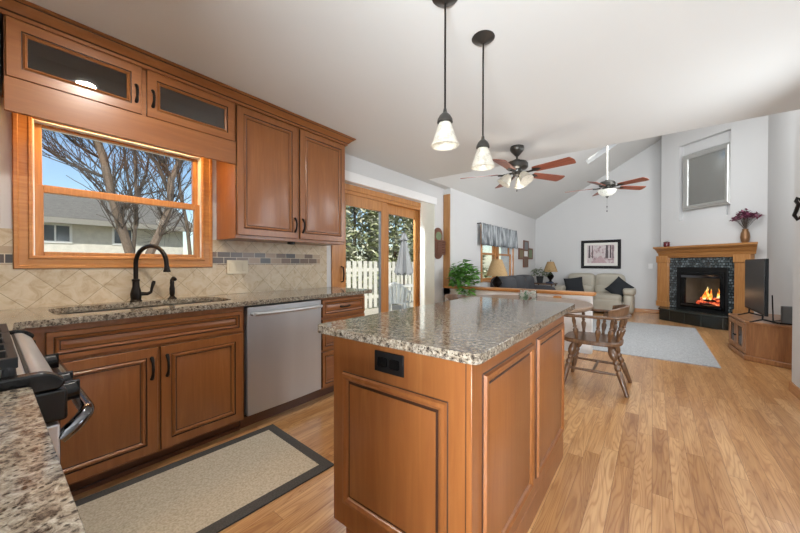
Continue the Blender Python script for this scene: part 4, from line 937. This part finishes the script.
for i in range(11):
    s0 = 1.16+.36*rr.random(); h = rr.uniform(.08, .30)*(1-1.3*abs(s0-1.33)); z0 = .47; b = rr.uniform(-.05, .05); o0 = rr.uniform(-.17, -.08)
    fl.tube([Vector((s0, o0, z0)), Vector((s0+b*.3, o0, z0+h*.3)), Vector((s0+b, o0, z0+h*.65)), Vector((s0+b*.4, o0, z0+h))], [.016, .024, .013, .002], 7, 0, G_, flat=(1, .7))
tag(part('flames', fl, 'flame', off=diag(Vector((1.28, -.13, .47)))), 'orange and yellow flames rising from the burning logs', 'fire', kind='stuff')
light('fire_glow', 'POINT', diag(Vector((1.15, -.05, .62))), (0, 0, 0), 1.0, .05, color=(1, .55, .28))
pn = part('glass_door', MB().box(.925, 1.549, .062, .066, .385, .905, 0, F), 'glass', fi)
# on the mantel
v_ = dthing('flower_vase', 'bronze vase of maroon dried flowers on the right end of the mantel', 'vase', 1.955, .10, 1.5405)
part('body', MB().lathe([(0, 0), (.04, 0), (.055, .04), (.062, .10), (.055, .17), (.038, .215), (.042, .24), (.034, .24), (.03, .21), (0, .20)]), 'vase', v_)
fm = MB(); sm_ = MB(); rr = random.Random(11)
for i in range(60):
    a = rr.uniform(0, 6.283); q = rr.uniform(.05, 1); tip = Vector((math.cos(a)*.21*q, math.sin(a)*.16*q, .24+.09+.22*(1-.55*q)*rr.uniform(.6, 1.1)))
    sm_.tube([(0, 0, .22), tip*.6+Vector((0, 0, .12)), tip], [.002, .002, .0015], 4)
    for j in range(5): fm.leaf(tip, (rr.uniform(-1, 1), rr.uniform(-1, 1), rr.uniform(-.3, 1)), (.3, .2, 1), rr.uniform(.045, .075), .045, 0 if j < 4 else 1)
part('stems', sm_, 'twig', v_); part('blossoms', fm, ['petal', 'petal2'], v_, closed=False)
cj = dthing('candle_jar', 'small maroon candle jar on the left end of the mantel', 'candle', .585, .12, 1.5405)
part('jar', MB().lathe([(0, 0), (.045, 0), (.055, .02), (.055, .075), (.05, .085), (0, .085)]), 'maroon', cj); part('lid', MB().lathe([(0, .086), (.057, .086), (.057, .10), (.02, .115), (0, .118)]), 'maroon', cj)
mi = dthing('wall_mirror', 'large silver-framed mirror standing in the wall niche above the fireplace', 'mirror', 1.23, -.09, 2.09); G2 = dx(mi); mm_ = lambda p: G2(Vector((p.x, p.z-.02, p.y)))
part('frame', MB().rings(.80, 1.657, 2.275, 3.42, [(0, -.075), (0, .0), (.015, .015), (.035, .008), (.05, .018), (.085, .012), (.10, -.002), (.10, -.02)], mm_, [0]*7, None), 'alu', mi)
part('mirror_glass', MB().box(.895, 1.562, 2.37, 3.325, -.016, -.012, 0, lambda p: G2(Vector((p.x, p.z-.02, p.y)))) if False else MB().add([(.895, 2.37, -.012), (1.562, 2.37, -.012), (1.562, 3.325, -.012), (.895, 3.325, -.012), (.895, 2.37, -.02), (1.562, 2.37, -.02), (1.562, 3.325, -.02), (.895, 3.325, -.02)], [(0, 1, 2, 3), (7, 6, 5, 4), (0, 4, 5, 1), (1, 5, 6, 2), (2, 6, 7, 3), (3, 7, 4, 0)], 0, mm_), 'mirror', mi)
part('easel_foot', MB().add([(.9, 2.081, -.07), (1.55, 2.081, -.07), (1.55, 2.30, -.07), (.9, 2.30, -.07), (.9, 2.081, -.05), (1.55, 2.081, -.05), (1.55, 2.30, -.05), (.9, 2.30, -.05)], [(0, 1, 2, 3), (7, 6, 5, 4), (0, 4, 5, 1), (1, 5, 6, 2), (2, 6, 7, 3), (3, 7, 4, 0)], 0, mm_), 'wall', mi)

# ------------------------------------------------------------------ television corner
tv = thing('tv_stand', 'brown oak television stand with glass doors beside the fireplace', 'tv stand', (1.2, 5.9, 0))
bp = [(.85, 6.43), (.895, 5.73), (1.46, 5.37), (1.46, 6.60), (1.25, 6.75)]
def insetp(P_, d_): c = Vector((sum(p[0] for p in P_)/len(P_), sum(p[1] for p in P_)/len(P_))); return [tuple(Vector(p) + (Vector(p)-c).normalized()*d_) for p in P_]
part('body', MB().prism(bp, .06, .45), 'tvwood', tv, bevel=.004); part('top', MB().prism(insetp(bp, .022)[:2] + [(1.485, 5.345), (1.485, 6.61), (1.26, 6.775)], .45, .478), 'tvwood_t', tv, bevel=.006)
part('plinth', MB().prism(insetp(bp, .028)[:2] + [(1.485, 5.34), (1.485, 6.62), (1.26, 6.78)], .001, .06), 'tvwood', tv, bevel=.008)
e0 = Vector((.85, 6.43, 0)); e1 = Vector((.895, 5.73, 0)); ed = (e1-e0); el = ed.length; ed.normalize(); en = Vector((ed.y, -ed.x, 0)); en = en if en.x < 0 else -en
tf = lambda p: e0 + ed*p.x + en*p.z + Vector((0, 0, p.y))
for (a, b) in ((.02, .345), (.355, .68)):
    d_ = part('door', MB().rings(a, b, .08, .44, [(0, 0.0005), (0, .018), (.004, .02), (.055, .02), (.06, .010), (.06, .001)], tf, [0]*5, None), 'tvwood', tv); part('glass_pane', MB().add([(a+.058, .138, .004), (b-.058, .138, .004), (b-.058, .382, .004), (a+.058, .382, .004), (a+.058, .138, .008), (b-.058, .138, .008), (b-.058, .382, .008), (a+.058, .382, .008)], [(0, 1, 2, 3), (7, 6, 5, 4), (0, 4, 5, 1), (1, 5, 6, 2), (2, 6, 7, 3), (3, 7, 4, 0)], 0, tf), 'blackpl', d_)
    kx = b-.025 if a < .1 else a+.025; part('knob', MB().ball(tf(Vector((kx, .25, .03))), .013, 10), 'blackiron', d_)
tl = thing('television', 'black flat-screen television on the oak stand', 'television', (1.02, 5.95, .478))
part('panel', MB().box(1.0, 1.03, 5.47, 6.50, .575, 1.235), 'blackpl', tl, bevel=.004)
part('screen', MB().box(.9975, 1.0, 5.485, 6.485, .60, 1.222), plain('dark_screen', '12171a', .35), tl)
for yy in (5.62, 6.31): part('foot', MB().tube([(.90, yy-.05, .487), (1.01, yy, .519), (1.015, yy, .58)], [.007, .010, .010], 8).tube([(1.14, yy+.03, .487), (1.02, yy, .519)], [.008, .010], 8), 'blackmat', tl)
rt = thing('modem', 'grey modem box with a stub antenna on the stand behind the television', 'modem', (1.24, 5.74, .478))
part('case', MB().box(1.17, 1.33, 5.66, 5.72, .4785, .685), 'greydev', rt, bevel=.008); part('foot', MB().box(1.15, 1.35, 5.65, 5.735, .479, .492), 'blackmat', rt)
part('antenna', MB().cyl((1.13, 5.80, .479), (1.12, 5.80, .80), .007, .006, 8).cyl((1.12, 5.80, .488), (1.17, 5.72, .51), .006), 'blackmat', rt)
sr = thing('speaker', 'small black speaker at the right end of the television stand', 'speaker', (1.42, 5.55, .478)); part('cabinet', MB().box(1.385, 1.455, 5.50, 5.58, .479, .66), 'blackmat', sr, bevel=.006)
part('grille', MB().box(1.392, 1.448, 5.497, 5.50, .49, .65), 'blackpl', sr)

# iron hook decoration on the right wall
wh = thing('wall_hook', 'black scrolled iron hook on the right wall at the photo edge', 'hook', (1.01, 4.2, 1.6))
hy, hz = 4.36, 1.63
part('scroll', MB().tube([(1.002, hy, hz+.10), (.985, hy+.02, hz+.12), (.975, hy, hz+.09), (.985, hy-.02, hz+.06), (.98, hy, hz+.02), (.97, hy+.02, hz-.03), (.985, hy, hz-.07), (1.002, hy-.01, hz-.05)], .014, 8), 'blackiron', wh)

# ------------------------------------------------------------------ outdoors
def ground(): return MB().box(-60, -2.985, -40, 60, -.75, -.6)
struct(part('ground', ground(), 'grass'))
struct(part('deck', MB().box(-6.4, -2.985, .5, 12, -.6, -.12), 'deck'))
fe = thing('picket_fence', 'weathered white picket fence beyond the patio deck', 'fence', (-6.5, 7, -.12))
rr = random.Random(2)
k = 0; y = 3.2
while y < 11.5:
    w_ = .135; part('picket', MB().box(-6.52, -6.495, y, y+w_, -.12, 1.24+rr.uniform(-.01, .01)), 'fence', fe); y += .215; k += 1
part('rail', MB().box(-6.56, -6.52, 3.1, 11.6, .15, .24), 'fence', fe); part('rail', MB().box(-6.56, -6.52, 3.1, 11.6, .95, 1.04), 'fence', fe)
um = thing('patio_umbrella', 'closed grey patio umbrella standing at the white table on the deck', 'umbrella', (-5.3, 6.95, -.12), local=True)
part('pole', MB().cyl((0, 0, 0), (0, 0, 2.13), .022, .022, 10), 'gunmetal', um)
cm_ = MB(); N = 32; vs = []; lv = [(2.12, .03), (2.0, .07), (1.93, .10), (1.90, .06), (1.6, .11), (1.3, .16), (1.02, .22)]
for z, r_ in lv:
    for i in range(N): a = 2*math.pi*i/N; q = 1 + .25*math.cos(8*a); vs.append((r_*q*math.cos(a), r_*q*math.sin(a), z + (.05*math.cos(8*a) if z < 1.1 else 0)))
cm_.add(vs, [(i*N+k, i*N+(k+1) % N, (i+1)*N+(k+1) % N, (i+1)*N+k) for i in range(len(lv)-1) for k in range(N)] + [list(range(N))])
part('canopy', cm_, 'umb', um, closed=False); part('finial', MB().ball((0, 0, 2.15), (.02, .02, .04), 8), 'gunmetal', um)
pt_ = thing('patio_table', 'white plastic patio table under the closed umbrella', 'table', (-5.3, 6.95, -.12), local=True)
part('top', MB().lathe([(.03, .69), (.45, .69), (.46, .70), (.46, .715), (.03, .72), (.03, .69)], n=32, cap=False), 'patio', pt_)
for k in range(4): a = math.pi/4+k*math.pi/2; part('leg', MB().cyl((.36*math.cos(a), .36*math.sin(a), 0), (.33*math.cos(a), .33*math.sin(a), .69), .022, .028, 10), 'patio', pt_)
def patio_chair(loc, rz, label):
    t = thing('patio_chair', label, 'chair', loc, rz, 'white plastic patio chairs on the deck', True)
    part('seat', MB().box(-.24, .24, -.23, .23, .40, .425), 'patio', t, bevel=.01)
    for x in (-.22, .22):
        for y in (-.22, .22): part('leg', MB().cyl((x*1.1, y*1.1, 0), (x, y, .41), .020, .026, 8), 'patio', t)
    pts = [(.27*math.cos(R(90+i*15)) - .0, .27*math.sin(R(90+i*15)), .66+.20*math.sin(R(i*15))**2) for i in range(13)]
    part('arm_rail', MB().tube([(.20, .27, .64)] + pts + [(.20, -.27, .64)], .024, 8), 'patio', t)
    for i in range(1, 8): a = R(90+22.5*i); part('back_slat', MB().cyl((.23*math.cos(a), .21*math.sin(a), .42), (.27*math.cos(a), .27*math.sin(a), .66+.20*math.sin(R(22.5*i))**2), .038, .042, 8), 'patio', t)
    for y in (-.25, .25): part('arm_post', MB().cyl((.18, y, .42), (.18, y*1.06, .64), .018, .018, 8), 'patio', t)
    return t
pc = patio_chair((-4.62, 5.80, -.12), R(115), 'white plastic patio chair facing the umbrella table from the left')
dup(pc, (-4.75, 7.45, -.12), R(195), 'white plastic patio chair at the right of the umbrella table')
# neighbour's house
ho = thing('house', 'pale single-storey house with a grey shingle roof seen through the kitchen window', 'house', (-14, 1.5, -.6))
part('wall', MB().box(-20, -14, -7, 4.6, -.6, 2.5), 'siding', ho)
rf = MB().prism([(-13.55, 2.38), (-17, 3.75), (-20.45, 2.38), (-20.45, 2.52), (-17, 3.92), (-13.55, 2.52)], -7.4, 4.9, 'Y'); part('roof', rf, 'roof', ho)
part('fascia', MB().box(-13.58, -13.53, -7.4, 4.9, 2.34, 2.50), 'fascia', ho)
for (y0, y1) in ((.98, 1.58), (2.62, 3.06)):
    wf = part('window', MB().rings(y0-.06, y1+.06, 1.78, 2.36, [(0, -.02), (0, .03), (.06, .03), (.06, .0)], XL(-14), [0]*3, None), 'white', ho); part('pane', MB().box(-13.998, -13.985, y0, y1, 1.84, 2.30), 'dkglass', wf)
    part('mullion', MB().box(-13.985, -13.97, (y0+y1)/2-.02, (y0+y1)/2+.02, 1.84, 2.30), 'white', wf)
# bare trees
def grow(mb, p, d, r_, L, depth, rs, gr=.12):
    pts = [Vector(p)]; d = Vector(d).normalized(); n_ = 5; rad = [r_]
    for i in range(n_):
        d = (d + Vector((rs.uniform(-.18, .18), rs.uniform(-.22, .22), rs.uniform(-.1, .2)))).normalized(); pts.append(pts[-1]+d*L/n_); rad.append(r_*(1-.45*(i+1)/n_))
    mb.tube(pts, rad, 6 if depth > 1 else 4)
    if depth <= 0: return
    for i in range(1, n_+1):
        for _ in range(2 if depth < 3 else 1):
            if rs.random() < .85:
                dd = (d + Vector((rs.uniform(-.9, .9), rs.uniform(-1, 1), rs.uniform(-.25, .75)))).normalized(); grow(mb, pts[i], dd, rad[i]*.55, L*.62, depth-1, rs)
def tree(x, chains, label, seed, twigs=5):
    """chains: trunk and limbs as pixel outlines placed at the tree's own distance x"""
    rs = random.Random(seed); tm_ = MB(); bm2 = MB(); base = None
    for ci, (pts, r0_, r1_) in enumerate(chains):
        P_ = [on_x(a, b, x + .25*math.sin(ci*2.3+i*.6)) for i, (a, b) in enumerate(pts)]
        if ci == 0: P_ = [Vector((P_[0].x, P_[0].y, -.62))] + P_; base = P_[0].copy()
        n_ = len(P_); rd = [.72*(r0_ + (r1_-r0_)*i/(n_-1)) for i in range(n_)]; (tm_ if ci == 0 else bm2).tube(P_, rd, 8)
        for i in range(2 if ci == 0 else 1, n_):
            for q in range(twigs):
                pp_ = P_[i-1].lerp(P_[i], rs.random()); dr_ = (P_[i]-P_[i-1]).normalized(); grow(bm2, pp_, (dr_ + Vector((rs.uniform(-.8, .8), rs.uniform(-1, 1), rs.uniform(-.2, .9)))).normalized(), min(.016, rd[i]*.4), rs.uniform(.6, 1.4), 1, rs)
    t = thing('bare_tree', label, 'tree', base); part('trunk', tm_, 'bark', t); part('branches', bm2, 'twig', t, smooth=180); return t
tree(-8.5, [([(130, 253), (122, 228), (113, 200), (104, 160), (93, 128), (84, 95)], .13, .075), ([(107, 178), (80, 168), (60, 158), (44, 148)], .045, .02), ([(104, 160), (85, 150), (70, 140), (56, 120)], .04, .02), ([(118, 214), (140, 195), (168, 190)], .03, .015)],
     'leaning bare tree with a thick grey trunk in the middle of the kitchen window', 3)
tree(-8.0, [([(150, 253), (161, 230), (170, 205), (171, 180), (180, 160), (186, 140)], .12, .06), ([(170, 195), (158, 165), (140, 145), (118, 140)], .06, .03), ([(171, 180), (160, 160), (152, 150), (150, 130)], .06, .04)],
     'forked bare tree with two crooked limbs at the right side of the kitchen window', 5)
tree(-10.5, [([(133, 253), (136, 220), (136, 190), (135, 150), (138, 115)], .07, .04), ([(135, 210), (128, 180), (124, 150), (120, 125)], .05, .025), ([(136, 200), (146, 175), (150, 150), (155, 130)], .05, .025)],
     'slender multi-stemmed bare tree rising behind the faucet outside', 9, 4)
tree(-11.5, [([(190, 253), (187, 225), (180, 190), (176, 150)], .09, .05), ([(184, 212), (172, 232), (160, 218)], .04, .02)], 'bare tree farthest right behind the forked tree in the kitchen window', 12, 3)
# evergreens behind the fence
def evergreen(loc, h, r_, n_, label, seed, pale):
    rs = random.Random(seed); t = thing('evergreen_tree', label, 'tree', loc, 0, None, True); part('trunk', MB().cyl((0, 0, 0), (0, 0, h*.9), .12, .03, 8), 'bark', t); fm_ = MB()
    for i in range(n_):
        q = rs.random(); z = h*q; R_ = r_*(1-.55*q)*(.55+.45*rs.random()); a = rs.uniform(0, 6.283); c = Vector((R_*math.cos(a), R_*math.sin(a), z))
        for j in range(5): fm_.leaf(c + Vector((rs.uniform(-.1, .1), rs.uniform(-.1, .1), rs.uniform(-.1, .1))), (math.cos(a)+rs.uniform(-.7, .7), math.sin(a)+rs.uniform(-.7, .7), rs.uniform(-.5, .7)), (rs.uniform(-1, 1), rs.uniform(-1, 1), 1), rs.uniform(.16, .34), rs.uniform(.08, .16), 0 if rs.random() > pale else 1)
    part('foliage', fm_, ['ever', 'ever2'], t, closed=False, smooth=180); return t
evergreen((-8.6, 6.6, -.6), 5.2, 1.5, 1500, 'bushy frosted evergreen behind the fence in the left patio door panel', 21, .6)
evergreen((-8.9, 8.6, -.6), 5.0, 1.5, 1300, 'green evergreen behind the fence in the middle of the patio door', 22, .45)
evergreen((-9.0, 11.2, -.6), 4.6, 1.6, 1300, 'green evergreen behind the fence beyond the closed umbrella', 23, .35)
evergreen((-8.2, 15.5, -.6), 3.4, 1.9, 1200, 'low evergreen outside the living room window', 24, .3)
for o in bpy.data.objects:
    for k_ in ('_w', '_o'):
        if k_ in o: del o[k_]
